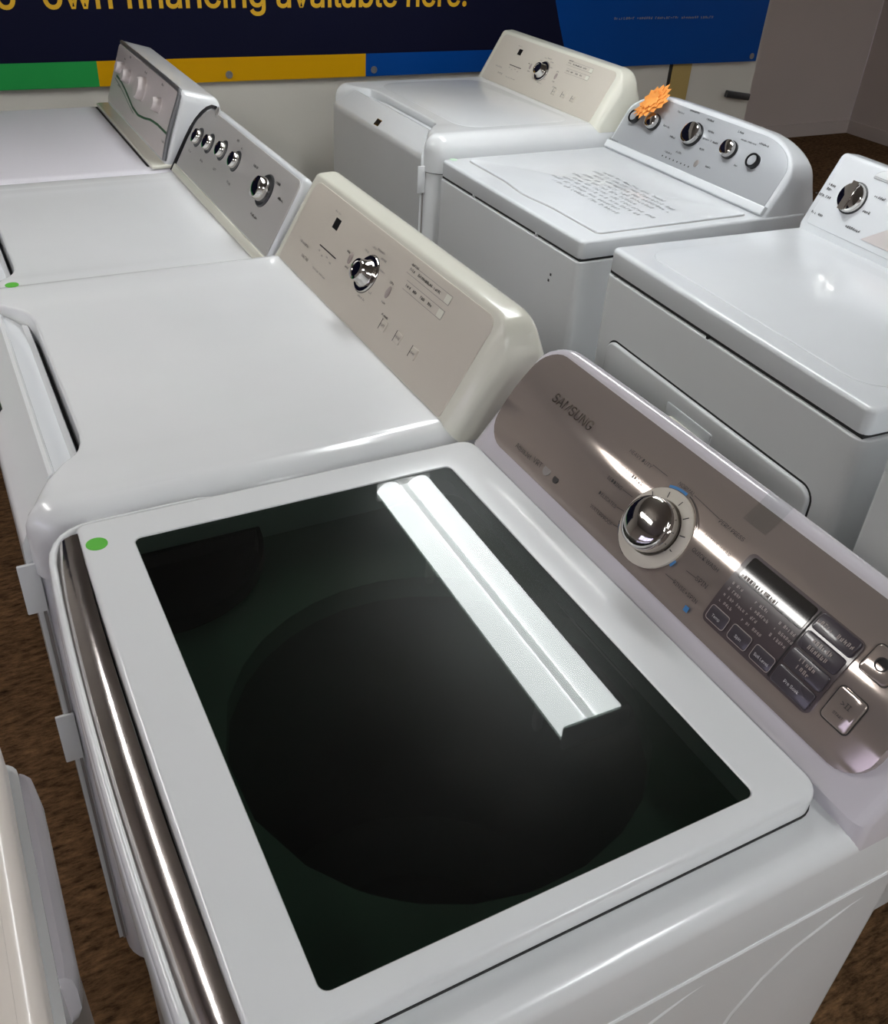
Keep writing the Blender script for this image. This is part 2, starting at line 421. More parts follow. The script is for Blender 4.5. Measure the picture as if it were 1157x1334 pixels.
for (a, b, c, d) in ((YN, YF, 0, WZ0), (YN, YF, WZ1, CEIL_Z), (YN, WY0, WZ0, WZ1), (WY1, YF, WZ0, WZ1)):
    k = len(V)
    V += [(x, y, z) for x in (XL - 0.1, XL) for y in (a, b) for z in (c, d)]
    F += [tuple(k + i for i in f) for f in ((0, 1, 3, 2), (4, 6, 7, 5), (0, 4, 5, 1), (2, 3, 7, 6), (0, 2, 6, 4), (1, 5, 7, 3))]
struct(pymesh('wall_left', V, F, M['wall3']))
win = struct(empty('window_1', (XL - 0.05, (WY0 + WY1) / 2, WZ0)))
hw = (WY1 - WY0) / 2; hh = WZ1 - WZ0
for k in range(5):
    y = -hw + (2 * hw) * k / 4
    box('window_frame', -0.03, 0.03, max(-hw, y - 0.03), min(hw, y + 0.03), 0, hh, M['alu'], win)
for z in (0.0, hh - 0.05): box('window_frame', -0.029, 0.029, -hw, hw, z, z + 0.05, M['alu'], win)
for k in range(4):
    y = -hw + 2 * hw * (k + 0.5) / 4
    box('pane', -0.003, 0.003, y - hw / 4 + 0.03, y + hw / 4 - 0.03, 0.05, hh - 0.05, M['pane'], win)
# baseboard in the recess behind the machines, ochre post on the far wall
struct(box('baseboard_back', XC, XR, YB - 0.015, YB - 0.0005, 0.0, 0.09, M['wall2']))
struct(box('baseboard_right', XR - 0.015, XR - 0.0005, YN, YB - 0.016, 0.0, 0.09, M['wall2']))
tr = struct(empty('trim_1', (2.9, YF - 0.006, 0)))
box('board', -0.05, 0.05, 0.0, 0.0055, 0, CEIL_Z - 0.002, M['trim'], tr)
box('crack_strip', -0.066, -0.0502, 0.003, 0.0055, 0, CEIL_Z - 0.002, M['gap'], tr)  # dark strip for the vertical crack left of the ochre board

# ------------------------------------------------------------------ ceiling lamps
def lamp(cx, cy, yaw, kind, label, L=1.25, Wd=0.21):
    r = empty('ceiling_lamp', (cx, cy, LAMP_Z), yaw)
    tag(r, label, 'ceiling lamp')
    h = L / 2; w = Wd / 2
    box('housing', -w * 0.8, w * 0.8, -h + 0.01, h - 0.01, 0.035, 0.09, M['metalwhite'], r, r=0.008)
    for s in (-1, 1):
        box('end_cap', -w, w, s * h - 0.008, s * h + 0.008, 0.0, 0.08, M['metalwhite'], r, r=0.003)
        box('stem', -0.012, 0.012, s * h * 0.6 - 0.012, s * h * 0.6 + 0.012, 0.09, CEIL_Z - LAMP_Z - 0.001, M['metalwhite'], r)
        a, b = (0.014, w) if s > 0 else (-w, -0.014)
        c = (a + b) / 2; q = (b - a) / 2
        loops = []
        for y in (-h + 0.008, h - 0.008):
            loops.append([(c + q * math.cos(R_(180 + 180 * k / 10)), y, 0.04 + 0.036 * math.sin(R_(180 + 180 * k / 10))) for k in range(11)] )
        loft('lens', loops, M['lens_' + kind], r)
    box('trough', -0.014, 0.014, -h + 0.008, h - 0.008, 0.026, 0.036, M['trough_' + kind], r)
    return r
lamp(1.253, 1.673, R_(-1.0), 'cool', 'twin-lobed fluorescent ceiling lamp hanging above the second row of machines')
lamp(-0.95, 1.45, 0, 'warm', 'twin-lobed fluorescent ceiling lamp hanging over the aisle beside the dryers')
lamp(5.6, 1.6, 0, 'cool', 'added twin-lobed fill lamp out of view by the right wall, brightening the recess')  # unseen fixture, added to brighten the dark recess wall
lamp(3.5, -1.7, 0, 'cool', 'added twin-lobed fill lamp out of view in the near right corner, raising overall brightness')  # extra lamp out of view, put in for more overall light
lamp(1.253, -1.7, 0, 'cool', 'twin-lobed fluorescent ceiling lamp hanging nearest the plain near wall, right of aisle')
lamp(0.1, -1.7, 0, 'cool', 'added twin-lobed fill lamp out of view by the near wall, lighting the glass-lid washer')  # added behind the camera to light the near washer's lid and side

# ------------------------------------------------------------------ banner
BZ0, BZS, BZ1, BX0, BX1 = 0.924, 0.998, 1.95, -1.6, 3.292
def by(x, z, n=0.0): return YF - 0.018 + 0.005 * math.sin(x * 6.1 + z * 2.5) * (0.4 + 0.6 * math.sin(z * 3.1) ** 2) - n
def sheet(name, xl, xr, z0, z1, m, parent, nx=30, nz=8):
    V, F = [], []
    for k in (0.0, 0.0012):
        for j in range(nz + 1):
            z = z0 + (z1 - z0) * j / nz; a, b = (xl(z) if callable(xl) else xl), (xr(z) if callable(xr) else xr)
            for i in range(nx + 1):
                x = a + (b - a) * i / nx; V.append((x, by(x, z, k), z))
    w = nx + 1; T = w * (nz + 1)
    for j in range(nz):
        for i in range(nx):
            q = (j * w + i, j * w + i + 1, (j + 1) * w + i + 1, (j + 1) * w + i); F.append(q); F.append(tuple(T + a for a in reversed(q)))
    E = [i for i in range(w)] + [j * w + nx for j in range(1, nz + 1)] + [nz * w + i for i in range(nx - 1, -1, -1)] + [j * w for j in range(nz - 1, 0, -1)]
    for a in range(len(E)): b = (a + 1) % len(E); F.append((E[a], E[b], T + E[b], T + E[a]))
    o = pymesh(name, V, F, m, parent); return o
ban = empty('banner', (0, 0, 0))
tag(ban, 'navy and blue vinyl shop banner with gold lettering hung on grey wall', 'banner')
xb_ = lambda z: 2.30 - 0.42 * (z - 0.95) + 0.9 * max(0, z - 1.1) ** 2
sheet('navy_field', BX0, xb_, BZS, BZ1, M['navy'], ban, 40, 12)
sheet('blue_field', xb_, BX1, BZS, BZ1, M['blue'], ban, 14, 12)
sheet('green_stripe', BX0, 0.53, BZ0, BZS, M['green'], ban, 16, 2)
sheet('yellow_stripe', 0.53, 1.443, BZ0, BZS, M['yellow'], ban, 16, 2)
sheet('blue_stripe', 1.443, BX1, BZ0, BZS, M['blue'], ban, 20, 2)
gv, gf = glyphs('to-own financing available here.', 1.0, bold=0.012)
g0v, _ = glyphs('to-', 1.0); x_own = max(v[0] for v in g0v); x_end = max(v[0] for v in gv)
S = (1.836 - 0.385) / (x_end - x_own - 0.03); TX = 1.836 - x_end * S
pymesh('gold_lettering', [(TX + v[0] * S, by(TX + v[0] * S, 1.145 + v[1] * S * 1.05, 0.0022), 1.145 + v[1] * S * 1.05) for v in gv], gf, M['gold'], ban, recalc=False)['kind'] = 'stuff'
scribble('fine_print', [('x' * 9 + ' ' + 'x' * 7 + ' ' + 'x' * 11 + ' ' + 'x' * 8 + ' ' + 'x' * 6, -2.497, 1.094, 0.0182)], lambda a, c: (-a, by(-a, c, 0.0022), 1.094 + (c - 1.094) * 0.7), M['inklight'], ban)
for x in (0.95, 1.475, 2.42, 3.262):
    L = [[(x + r * math.cos(2 * math.pi * k / 14), by(x, 0.945, n), 0.945 + r * math.sin(2 * math.pi * k / 14)) for k in range(14)] for r, n in ((0.012, 0.0), (0.012, 0.004), (0.007, 0.004), (0.006, 0.002))]
    loft('grommet', L, M['alu'], ban)
# small dark bracket on the wall below the banner's end
br = box('wall_bracket', -0.07, 0.07, -0.018, 0.0, -0.014, 0.014, M['darkring'], None, r=0.004)
br.location = (3.240, YF - 0.001, 0.785); br.rotation_euler = (0, R_(8), 0)
tag(br, 'small dark bracket on the grey wall below the banner end', 'bracket')

# ================================================================== machines
def machine(name, x0, yc, yaw, label, cat, group=None):
    r = empty(name, (x0, yc, 0), yaw); tag(r, label, cat, group); return r

# ------------------------------------------------------------------ A: glass-lid washer, the nearest
A = machine('glass_lid_washer', 0.0, 0.343, 0, 'white top-load washer with dark glass lid, taupe control panel and chrome dome dial', 'washing machine')
def ya(y): return y - 0.343
def bowf(amt, x_lim=0.3, hw=0.343):
    def f(p):
        x, y, z = p
        w = max(0.0, min(1.0, (x_lim - x) / x_lim)); return (x - amt * (1 - (y / hw) ** 2) * w * w, y, z)
    return f
prism('cabinet', rr(0.012, 0.678, ya(0.008), ya(0.678), (0.02, 0.05, 0.05, 0.02), 6, 8), 0.03, 0.86, 0, M['white'], A, cap1=False, f=bowf(0.012))
cov_o = rr(0.002, 0.688, ya(0.0), ya(0.684), (0.03, 0.055, 0.055, 0.03), 6, 10)
cov_i = rr(0.062, 0.515, ya(0.052), ya(0.655), 0.03, 6, 10)
# top cover: rounded outside, opening inside
lv = [(inset(cov_o, 0.006), 0.850), (cov_o, 0.856)] + [(inset(cov_o, d), 0.948 - 0.02 + h) for d, h in roundlevels(0.02, 5)] + [(cov_i, 0.948), (cov_i, 0.90), (inset(cov_o, 0.012), 0.852)]
loops = [[bowf(0.012)((x, y, z)) for x, y in p] for p, z in lv]; loops.append(loops[0])
loft('top_cover', loops, M['white'], A, False, False)
lid_o = rr(0.036, 0.541, ya(0.040), ya(0.671), (0.022, 0.012, 0.012, 0.022), 6, 10)
gl = (0.090, 0.482, ya(0.064), ya(0.621))
lid_i = rr(*gl, 0.008, 6, 10)
gap_o = inset(lid_o, -0.0012); gap_i = inset(lid_o, 0.006)
ring('lid_gap_shade', gap_o, gap_i, 0.9470, 0.9500, 0.0004, M['gap'], A, f=lambda p: bowf(0.008, 0.09)(p))  # dark ring drawn in for the shaded gap between lid and cover
lid = ring('lid', lid_o, lid_i, 0.9498, 0.972, 0.006, M['white'], A, f=lambda p: bowf(0.008, 0.09)(p))
prism('lid_glass', rr(gl[0] + 0.0005, gl[1] - 0.0005, gl[2] + 0.0005, gl[3] - 0.0005, 0.008, 6, 1), 0.966, 0.9708, 0, M['lidglass'], lid)
# chrome pull strip along the lid's bowed front edge
loops = []
for k in range(41):
    t = -1 + 2 * k / 40; y = ya(0.347) + t * 0.308
    b = 0.0075 * (1 - t * t); e = abs(t); tap = 0.003 * max(0, (e - 0.85) / 0.15) ** 2
    xi = 0.037 - b; xo = 0.009 - b * 1.3 + tap
    sec = [(xi, 0.9705), (xi - 0.006, 0.9702), (xi - 0.014, 0.9675), (xi - 0.021, 0.963), (xo + 0.003, 0.956), (xo, 0.950), (xo + 0.006, 0.9485), (xi, 0.9485)]
    loops.append([(x, y, z) for x, z in sec])
loft('chrome_pull', loops, M['wornchrome'], lid, ang=50)
# the wash tub below the glass
cx, cy, tr_ = 0.315, ya(0.315), 0.213
dk_o = rr(0.063, 0.514, ya(0.053), ya(0.654), 0.02, 8, 6)
n = len(dk_o)
circ = []
for x, y in dk_o:
    a = math.atan2(y - cy, x - cx); circ.append((cx + tr_ * math.cos(a), cy + tr_ * math.sin(a)))
tub = loft('tub_deck', [[(x, y, 0.905) for x, y in dk_o], [(x, y, 0.9) for x, y in circ], [(x, y, 0.87) for x, y in circ]], M['deck'], A, False, False)
big = [(cx + 0.235 * math.cos(2 * math.pi * k / 48), cy + 0.235 * math.sin(2 * math.pi * k / 48)) for k in range(48)]
sml = [(cx + (x - cx) * 0.2, cy + (y - cy) * 0.2) for x, y in big]
loft('wash_basket', [[(x, y, 0.87) for x, y in big], [(x, y, 0.42) for x, y in big], [(x, y, 0.36) for x, y in inset(big, 0.06)], [(x, y, 0.38) for x, y in sml], [(x, y, 0.42) for x, y in inset(sml, 0.02)]], M['tub'], tub, False, True)
dsp = [(max(0.064, 0.11 + 0.13 * math.cos(R_(-100 + 120 * k / 20))), min(ya(0.652), ya(0.655) + 0.13 * math.sin(R_(-100 + 120 * k / 20)))) for k in range(21)] + [(0.064, ya(0.652)), (0.064, ya(0.528))]
loft('dispenser_cup', [[(x, y, 0.906) for x, y in dsp], [(x, y, 0.925) for x, y in dsp], [(x, y, 0.925) for x, y in inset(dsp, 0.006)], [(x, y, 0.908) for x, y in inset(dsp, 0.008)]], M['black'], tub)
# embossed swoops on the near side panel
def swoop(xo):
    c = [(0.632, 0.806), (0.61, 0.802), (0.585, 0.793), (0.545, 0.775), (0.515, 0.745), (0.49, 0.70), (0.475, 0.64), (0.462, 0.55), (0.455, 0.40), (0.45, 0.20)]
    loops = []
    for i, (x, z) in enumerate(c):
        h = 0.0016 * min(1, i / 2); w = 0.0045 * min(1, 0.2 + i / 3)
        t = (Vector(c[min(i + 1, len(c) - 1)]) - Vector(c[max(0, i - 1)])).normalized(); q = Vector((-t.y, t.x))
        loops.append([(x + xo + q.x * w * k, ya(0.0082) - h * (1 - k * k) , z + q.y * w * k) for k in (-1, -0.6, 0, 0.6, 1)])
    return loft('embossing', loops, M['white'], A, False, False, closed=False, ang=70)
swoop(0.0); swoop(-0.2)
tube('side_ridge', [(0.06 + 0.62 * k / 8, ya(0.0015), 0.856) for k in range(9)], 0.0032, M['white'], A, 8)
box('back_panel', 0.6885, 0.6915, ya(0.02), ya(0.666), 0.05, 0.93, M['galv'], A)
# raised white lip of the cover outside the chrome pull
def cov_pt(t):
    P_ = [Vector((x, y)) for x, y in lip_path]; k = min(int(t), len(P_) - 2); return P_[k].lerp(P_[k + 1], t - k)
o_ = [bowf(0.012)((x, y, 0))[:2] for x, y in inset(cov_o, 0.0015)]
lip_path = [p for p in o_ if p[0] < 0.30]
lip_path = sorted([p for p in lip_path if p[1] > 0.28 and p[0] > 0.06], key=lambda p: -p[0]) + sorted([p for p in lip_path if p[0] <= 0.06 and p[1] > -0.325], key=lambda p: -p[1])
loops = []
for i, p in enumerate(lip_path):
    a_, b_ = Vector(lip_path[max(0, i - 1)]), Vector(lip_path[min(len(lip_path) - 1, i + 1)])
    t = (b_ - a_).normalized(); q = Vector((-t.y, t.x))
    c0 = Vector(p)
    if (c0 + q * 0.01 - Vector((0.3, 0))).length > (c0 - Vector((0.3, 0))).length: q = -q
    side = max(0.0, min(1.0, (abs(p[1]) - 0.26) / 0.06)); zt = 0.957 + 0.010 * side
    e_ = min(1.0, i / 2, (len(lip_path) - 1 - i) / 2); zt = 0.944 + (zt - 0.944) * e_
    loops.append([(c0 + q * d).to_3d() + Vector((0, 0, z)) for d, z in ((0, 0.935), (0.0004, zt - 0.004), (0.002, zt - 0.001), (0.0045, zt), (0.007, zt - 0.001), (0.0085, zt - 0.004), (0.0095, 0.94))])
loft('cover_lip', loops, M['white'], A, ang=60)
# green sticker on the lid
st = [(0.052 + 0.0115 * math.cos(2 * math.pi * k / 24), ya(0.626) + 0.0115 * math.sin(2 * math.pi * k / 24)) for k in range(24)]
tag(prism('round_sticker', st, 0.9718, 0.9724, 0, M['sticker'], lid), 'green round sticker on the lid corner')
feet(A, 0.688, 0.686)
# console
FA = Face(A, 0.554, 0.973, 52, 0.160, bulge=0.014)
console('console_housing', ya(0.0), ya(0.678), 0.545, 0.962, 52, 0.175, 0.022, 0.70, M['lavwhite'], A, zbase=0.93, rc=0.06, e=0.016, drop=0.012, rf=0.012, rcv=0.055, arch=0.004)
fp = FA.skin('control_panel', ya(0.026), ya(0.655), 0.008, 0.150, 0.032, -0.012, 0.0012, M['taupe'], A, nv=48, ny=12)
def P(u, w, n=0.0): return FA.px(u, w, n)
ky, kv = P(857, 689)
kb = FA.lathe('dial_ring', ky, kv, [(0.045, 0.0), (0.045, 0.004), (0.042, 0.0052), (0.032, 0.0048), (0.03, 0.0)], M['greige'], A, 40)
FA.lathe('dial', ky, kv, [(0.029, 0.003), (0.031, 0.006), (0.0305, 0.020), (0.0295, 0.0225)] + [(0.0295 * math.cos(R_(90 * k / 8)), 0.0225 + 0.010 * math.sin(R_(90 * k / 8))) for k in range(1, 8)] + [(0.0003, 0.0325)], M['chrome'], kb, 40)
tk = []
for k in range(12):
    a = R_(30 * k + 12); tk.append((ky + 0.034 * math.cos(a), kv + 0.034 * math.sin(a), ky + 0.041 * math.cos(a), kv + 0.041 * math.sin(a), 0.0011))
bars('dial_ticks', tk, FA, M['ink'], kb, 0.0057)
arcs = []
for a0, a1 in ((65, 95), (-65, -30), (195, 205)):
    for k in range(6):
        a, b = R_(a0 + (a1 - a0) * k / 6), R_(a0 + (a1 - a0) * (k + 1) / 6)
        arcs.append((ky + 0.0475 * math.cos(a), kv + 0.0475 * math.sin(a), ky + 0.0475 * math.cos(b), kv + 0.0475 * math.sin(b), 0.003))
y_, v_ = P(893, 793); arcs.append((y_, v_ - 0.003, y_, v_ + 0.003, 0.006))
bars('blue_marks', arcs, FA, M['blueink'], A, 0.0034)
dk = []
for a0, a1 in ((100, 150), (-70, -25)):
    for k in range(8):
        a, b = R_(a0 + (a1 - a0) * k / 8), R_(a0 + (a1 - a0) * (k + 1) / 8)
        dk.append((ky + 0.0485 * math.cos(a), kv + 0.0485 * math.sin(a), ky + 0.0485 * math.cos(b), kv + 0.0485 * math.sin(b), 0.0012))
def tx(s, p, q, h=None, align='LEFT'):
    """text from pixel p to pixel q on face A"""
    y0, v0 = P(*p); y1, v1 = P(*q); w = abs(y0 - y1); gv, _ = glyphs(s, 1.0); L = max(v[0] for v in gv)
    return (s, y0, (v0 + v1) / 2 - 0.3 * w / L, w / L)
words = [('HEAVY DUTY', (823, 589), (853, 609)), ('COLORS/DARKS', (808, 607), (842, 633)), ('BEDDING', (796, 623), (814, 639)),
         ('DELICATES', (783, 643), (806, 661)), ('WATERPROOF', (770, 659), (799, 683)), ('NORMAL', (887, 630), (907, 646)),
         ('PERM PRESS', (940, 679), (972, 705)), ('ACTIVE WEAR', (921, 698), (955, 726)), ('QUICK WASH', (906, 717), (940, 745)),
         ('SPIN', (910, 753), (924, 766)), ('RINSE+SPIN', (879, 757), (909, 785)), ('AquaJet', (673, 578), (692, 596)), ('VRT', (696, 597), (706, 607))]
lettering('lettering', [tx(*w) for w in words], FA, M['ink'], A, 0.0034)
for p, q in (((853, 607), (872, 622)), ((907, 647), (940, 678)), ((815, 640), (828, 650)), ((806, 662), (816, 668)), ((800, 684), (812, 690)), ((897, 745), (910, 755)), ((868, 748), (880, 758))):
    a, b = P(*p), P(*q); dk.append((a[0], a[1], b[0], b[1], 0.0006))
bars('leader_lines', dk, FA, M['ink'], A, 0.0034)
for (u, w, r) in ((712, 612, 0.007), (723, 624, 0.005)):
    y_, v_ = P(u, w); FA.lathe('icon', y_, v_, [(r, 0.0010), (r, 0.0018), (r * 0.6, 0.0018)] if r > 0.006 else [(r, 0.001), (r, 0.0018)], M['inklight'] if r > 0.006 else M['ink'], A, 16)
lettering('raised_logo', [tx('SAMSUNG', (726, 517), (775, 558))], FA, M['chrome'], A, 0.0034)
# dark display block
def quad(c, pts=None):
    q = [P(*p) for p in c]; ys = [a[0] for a in q]; vs = [a[1] for a in q]
    return (ys[1] + ys[2]) / 2, (ys[0] + ys[3]) / 2, (vs[2] + vs[3]) / 2, (vs[0] + vs[1]) / 2
ye, ys_, v0, v1 = quad([(985, 716), (1132, 846), (1050, 930), (912, 806)])
DP = FA.skin('display_panel', ye, ys_, v0, v1, 0.007, -0.004, 0.0030, M['panel'], A, nv=12, ny=6)
ym = ye + (ys_ - ye) * 0.355
FA.skin('display_window', ym + 0.003, ys_ - 0.006, v0 + (v1 - v0) * 0.66, v1 - 0.003, 0.003, 0.0025, 0.0036, M['window'], DP, nv=10, ny=4)
bars('divider', [(ym, v0 + 0.003, ym, v1 - 0.003, 0.0012)], FA, M['gap'], DP, 0.0037)
wt, sb = [], []
hgt = v1 - v0; wl = ys_ - ym
for i, s in enumerate(('Wash', 'Rinse', 'Spin')): sb.append((s, ys_ - 0.010 - i * wl * 0.17, v0 + hgt * 0.69, 0.0062))
cols = [('Hot', 'Warm', 'Eco Warm', 'Cold'), ('High', 'Medium', 'Low', 'No Spin'), ('Heavy', 'Normal', 'Light')]
for i, c in enumerate(cols):
    for j, s in enumerate(c): sb.append(('x ' + s, ys_ - 0.008 - i * wl * 0.34, v0 + hgt * (0.56 - 0.085 * j), 0.0048))
for i, s in enumerate(('Temp', 'Spin', 'Soil Level')): wt.append((s, ys_ - wl * (0.18 + 0.34 * i), v0 + hgt * 0.11, 0.0058, 'CENTER'))
bl = []
for i in range(3):
    yc_ = ys_ - wl * (0.18 + 0.335 * i); b_ = FA.plate('touch_button', rr(yc_ - wl * 0.135, yc_ + wl * 0.135, v0 + 0.004, v0 + hgt * 0.235, 0.003, 3, 1), 0.002, 0.0042, M['plumbtn'], DP, r=0.0006)
    pr = rr(yc_ - wl * 0.135, yc_ + wl * 0.135, v0 + 0.004, v0 + hgt * 0.235, 0.003, 3, 1)
    for k in range(len(pr)): bl.append((pr[k][0], pr[k][1], pr[(k + 1) % len(pr)][0], pr[(k + 1) % len(pr)][1], 0.0007))
bars('button_outlines', bl, FA, M['greybtn'], DP, 0.0044)
for i, s in enumerate((('Pre Soak',), ('Child', 'Lock'), ('Signal', 'Volume'), ('Delay Start',))):
    a = v0 + hgt * (0.03 + 0.245 * i); b = a + hgt * 0.215; yc_ = (ye + ym) / 2; hwid = (ym - ye) / 2 - 0.003
    FA.plate('push_button', rr(yc_ - hwid, yc_ + hwid, a, b, 0.003, 3, 1), 0.002, 0.0052 if i < 3 else 0.006, M['plumbtn'], DP, r=0.0012)
    for j, t in enumerate(s): (wt if i == 0 else sb).append((t, yc_, (a + b) / 2 - 0.002 + (0.0035 if len(s) > 1 else 0) - 0.007 * j, 0.0062, 'CENTER'))
lettering('white_lettering', wt, FA, M['inkwhite'], DP, 0.0066)
scribble('fine_white_print', sb, lambda y, v: FA.pt(y, v, 0.0064), M['greybtn'], DP)
for (u, w, s, hw_) in ((1101, 926, 'start', 0.020), (1152, 868, 'power', 0.020)):
    y_, v_ = P(u, w); hv = 0.0165 if s == 'start' else 0.014
    b_ = FA.plate('metal_button', rr(y_ - hw_ * .72, y_ + hw_ * .72, v_ - hv, v_ + hv, 0.004, 4, 1), -0.002, 0.0042, M['taupe'], A, r=0.0014)
    pr = rr(y_ - hw_ * .72 - 0.0008, y_ + hw_ * .72 + 0.0008, v_ - hv - 0.0008, v_ + hv + 0.0008, 0.0045, 4, 1)
    bars('button_gap', [(pr[k][0], pr[k][1], pr[(k + 1) % len(pr)][0], pr[(k + 1) % len(pr)][1], 0.001) for k in range(len(pr))], FA, M['gap'], b_, 0.0019)
    if s == 'start': lettering('start_mark', [('▷II' if False else '>II', y_, v_ + 0.002, 0.010, 'CENTER'), ('START', y_, v_ - 0.008, 0.005, 'CENTER')], FA, M['ink'], b_, 0.0046)
    else: FA.lathe('power_mark', y_, v_, [(0.0065, 0.0040), (0.0065, 0.0048), (0.005, 0.0048), (0.005, 0.004)], M['ink'], b_, 20)
# leftover clear tape over the console's crest
y_, v_ = P(985, 683)
loops = []
for dy in (-0.016, -0.008, 0.0, 0.008, 0.016):
    c_, s_ = FA.c, FA.s
    q0, q1, q2 = FA.pt(y_ + dy, 0.128, 0.0022), FA.pt(y_ + dy, 0.150, 0.003), FA.pt(y_ + dy, 0.166, 0.0065)
    loops.append([q0, q1, q2])
tp = loft('tape_scrap', loops, M['tape'], A, False, False, closed=False)
tag(tp, 'scrap of clear tape stuck over the console edge')

# ------------------------------------------------------------------ the matching dryers with a top-edge door pull (B and E), and C
def pull_top_body(root, W, ZT, D, m, rtop, notch_hw, notch_x, cap_h=0.10, rc=0.06, badge=True, hinge=True):
    """cabinet, top cap notched for the door, and the door that rises into the notch"""
    H = W / 2
    prism('cabinet', rr(0.004, D, -H + 0.003, H - 0.003, (0.01, rc, rc, 0.01), 7, 1), 0.03, ZT - cap_h - 0.003, 0.003, m, root)
    # half width of the notch as a function of depth x on the top
    fw = H - 0.045
    g = notch_hw / 0.245; nx = notch_x
    prof = [(-0.02, fw), (0.0, fw), (0.010, fw - 0.010), (0.03, 0.285 * g), (nx - 0.032, 0.252 * g), (nx - 0.017, 0.238 * g), (nx - 0.009, 0.226 * g), (nx - 0.003, 0.208 * g), (nx, 0.185 * g)]
    # cap: solid rounded block behind the notch, plus two shoulders beside it
    plan_b = rr(notch_x, D, -H, H, (0.012, 0.0005, 0.0005, 0.012), 5, 1)
    cap_n = 24
    def section(y, xf):      # XZ outline from front to back at a given y
        d = H - abs(y); q = rtop
        drop = 0 if d >= q else q - math.sqrt(max(0, q * q - (q - d) ** 2))
        return drop
    ys = [-H + rtop * (1 - math.cos(R_(90 * k / 7))) for k in range(8)]
    ys += [-fw, -fw + 0.004]; ys += [-w for x, w in prof[2:]] + [-(a_[1] + b_[1]) / 2 for a_, b_ in zip(prof[2:], prof[3:])]
    ys = sorted(set(round(y, 5) for y in ys)); ys = ys + [round(-y, 5) for y in reversed(ys)]
    # plan front edge of the cap at y: corner rounding outside the notch, notch back edge inside
    def xfront(y):
        a = abs(y)
        cr = 0.0 if a <= H - rc else rc - math.sqrt(max(0, rc * rc - (a - (H - rc)) ** 2))
        if a >= fw: return cr
        for (x0, w0), (x1, w1) in zip(prof[1:], prof[2:]):
            if w1 <= a <= w0: return x0 + (x1 - x0) * (w0 - a) / max(1e-6, (w0 - w1))
        return notch_x
    loops = []
    for y in ys:
        dz = section(y, 0); xf = xfront(y); a = abs(y)
        rfz = 0.005 + 0.035 * max(0.0, min(1.0, (a - 0.255 * g) / (fw - 0.255 * g))) ** 1.3     # rounded front edge on the shoulders, crisp at the notch
        pts = [(D, ZT - cap_h), (xf, ZT - cap_h)]
        zt = ZT - dz
        for k in range(7):
            t = R_(90 * k / 6); pts.append((xf + rfz * (1 - math.cos(t)), max(ZT - cap_h + 0.002, zt - rfz * (1 - math.sin(t)))))
        pts.append((D - 0.01, zt)); pts.append((D, zt - 0.008))
        loops.append([(x, y, z) for x, z in pts])
    cap = loft('top_cap', loops, m, root, ang=38)
    # door: filled grid across the notch
    XS = [(0.0, ZT - 0.075), (0.0008, ZT - 0.0600), (0.005, ZT - 0.0535), (0.020, ZT - 0.038), (0.038, ZT - 0.020), (0.048, ZT - 0.009), (0.053, ZT - 0.0085), (0.056, ZT - 0.012)]
    def hwid(x):
        for (x0, w0), (x1, w1) in zip(prof, prof[1:]):
            if x0 <= x <= x1: return w0 + (w1 - w0) * (x - x0) / (x1 - x0) - 0.0025
        return prof[-1][1] - 0.003
    x_dr = notch_x - 0.036
    sc_ = x_dr / 0.056
    rows = [(x * sc_, z) for x, z in XS]
    loops = []
    zb = 0.07
    N = 16
    V, F = [], []
    prof_rows = [(0.0, zb)] + rows + [(x_dr, ZT - 0.035)]
    for x, z in prof_rows:
        w = hwid(x)
        for k in range(N + 1): V.append((x - 0.006, -w + 2 * w * k / N, z))
    w_ = N + 1; nr = len(prof_rows)
    for j in range(nr - 1):
        for k in range(N): F.append((j * w_ + k, j * w_ + k + 1, (j + 1) * w_ + k + 1, (j + 1) * w_ + k))
    # side walls down into the cabinet
    for k in (0, N):
        b = len(V)
        for j in range(nr): x, y, z = V[j * w_ + k]; V.append((x_dr, y if False else y, max(zb, z - 0.05)))
        for j in range(nr - 1): F.append((j * w_ + k, (j + 1) * w_ + k, b + j + 1, b + j))
    dr = pymesh('door', V, F, m, root, ang=40)
    # the inner lip of the pull slot: a sloping strip behind the door's top edge
    hwn = notch_hw
    LX = [(x_dr - 0.008, ZT - 0.030), (x_dr - 0.006, ZT - 0.0105), (x_dr + 0.004, ZT - 0.013), (nx - 0.017, ZT - 0.021), (nx - 0.014, ZT - 0.019), (nx - 0.009, ZT - 0.018), (nx - 0.0075, ZT - 0.022), (nx - 0.007, ZT - 0.05)]
    loft('pull_lip', [[(x, hwid(x) * k / 8, z - 0.006 * max(0, k - 4) / 4) for x, z in LX] for k in range(-8, 9)], M['white2'], dr, False, False, closed=False)
    box('slot_floor', nx - 0.03, notch_x + 0.002, -hwn - 0.03, hwn + 0.03, ZT - cap_h, ZT - 0.045, M['gap'], dr)
    # dark seam between cabinet and cap
    prism('cap_seam', rr(0.004, D - 0.002, -H + 0.003, H - 0.003, (0.01, rc, rc, 0.01), 7, 1), ZT - cap_h - 0.003, ZT - cap_h + 0.002, 0, M['gap'], root)
    # seams at the door's edges
    for s in (-1, 1):
        box('door_seam', 0.0, 0.004, s * (fw - 0.0005) - 0.0012, s * (fw - 0.0005) + 0.0012, zb, ZT - cap_h, M['inklight'], dr)
    if hinge:
        for z0, z1 in ((ZT - 0.16, ZT - 0.085), (ZT - 0.435, ZT - 0.345)):
            box('hinge_cover', -0.018, 0.006, -fw - 0.004, -fw + 0.001, z0, z1, m, dr, r=0.0015)
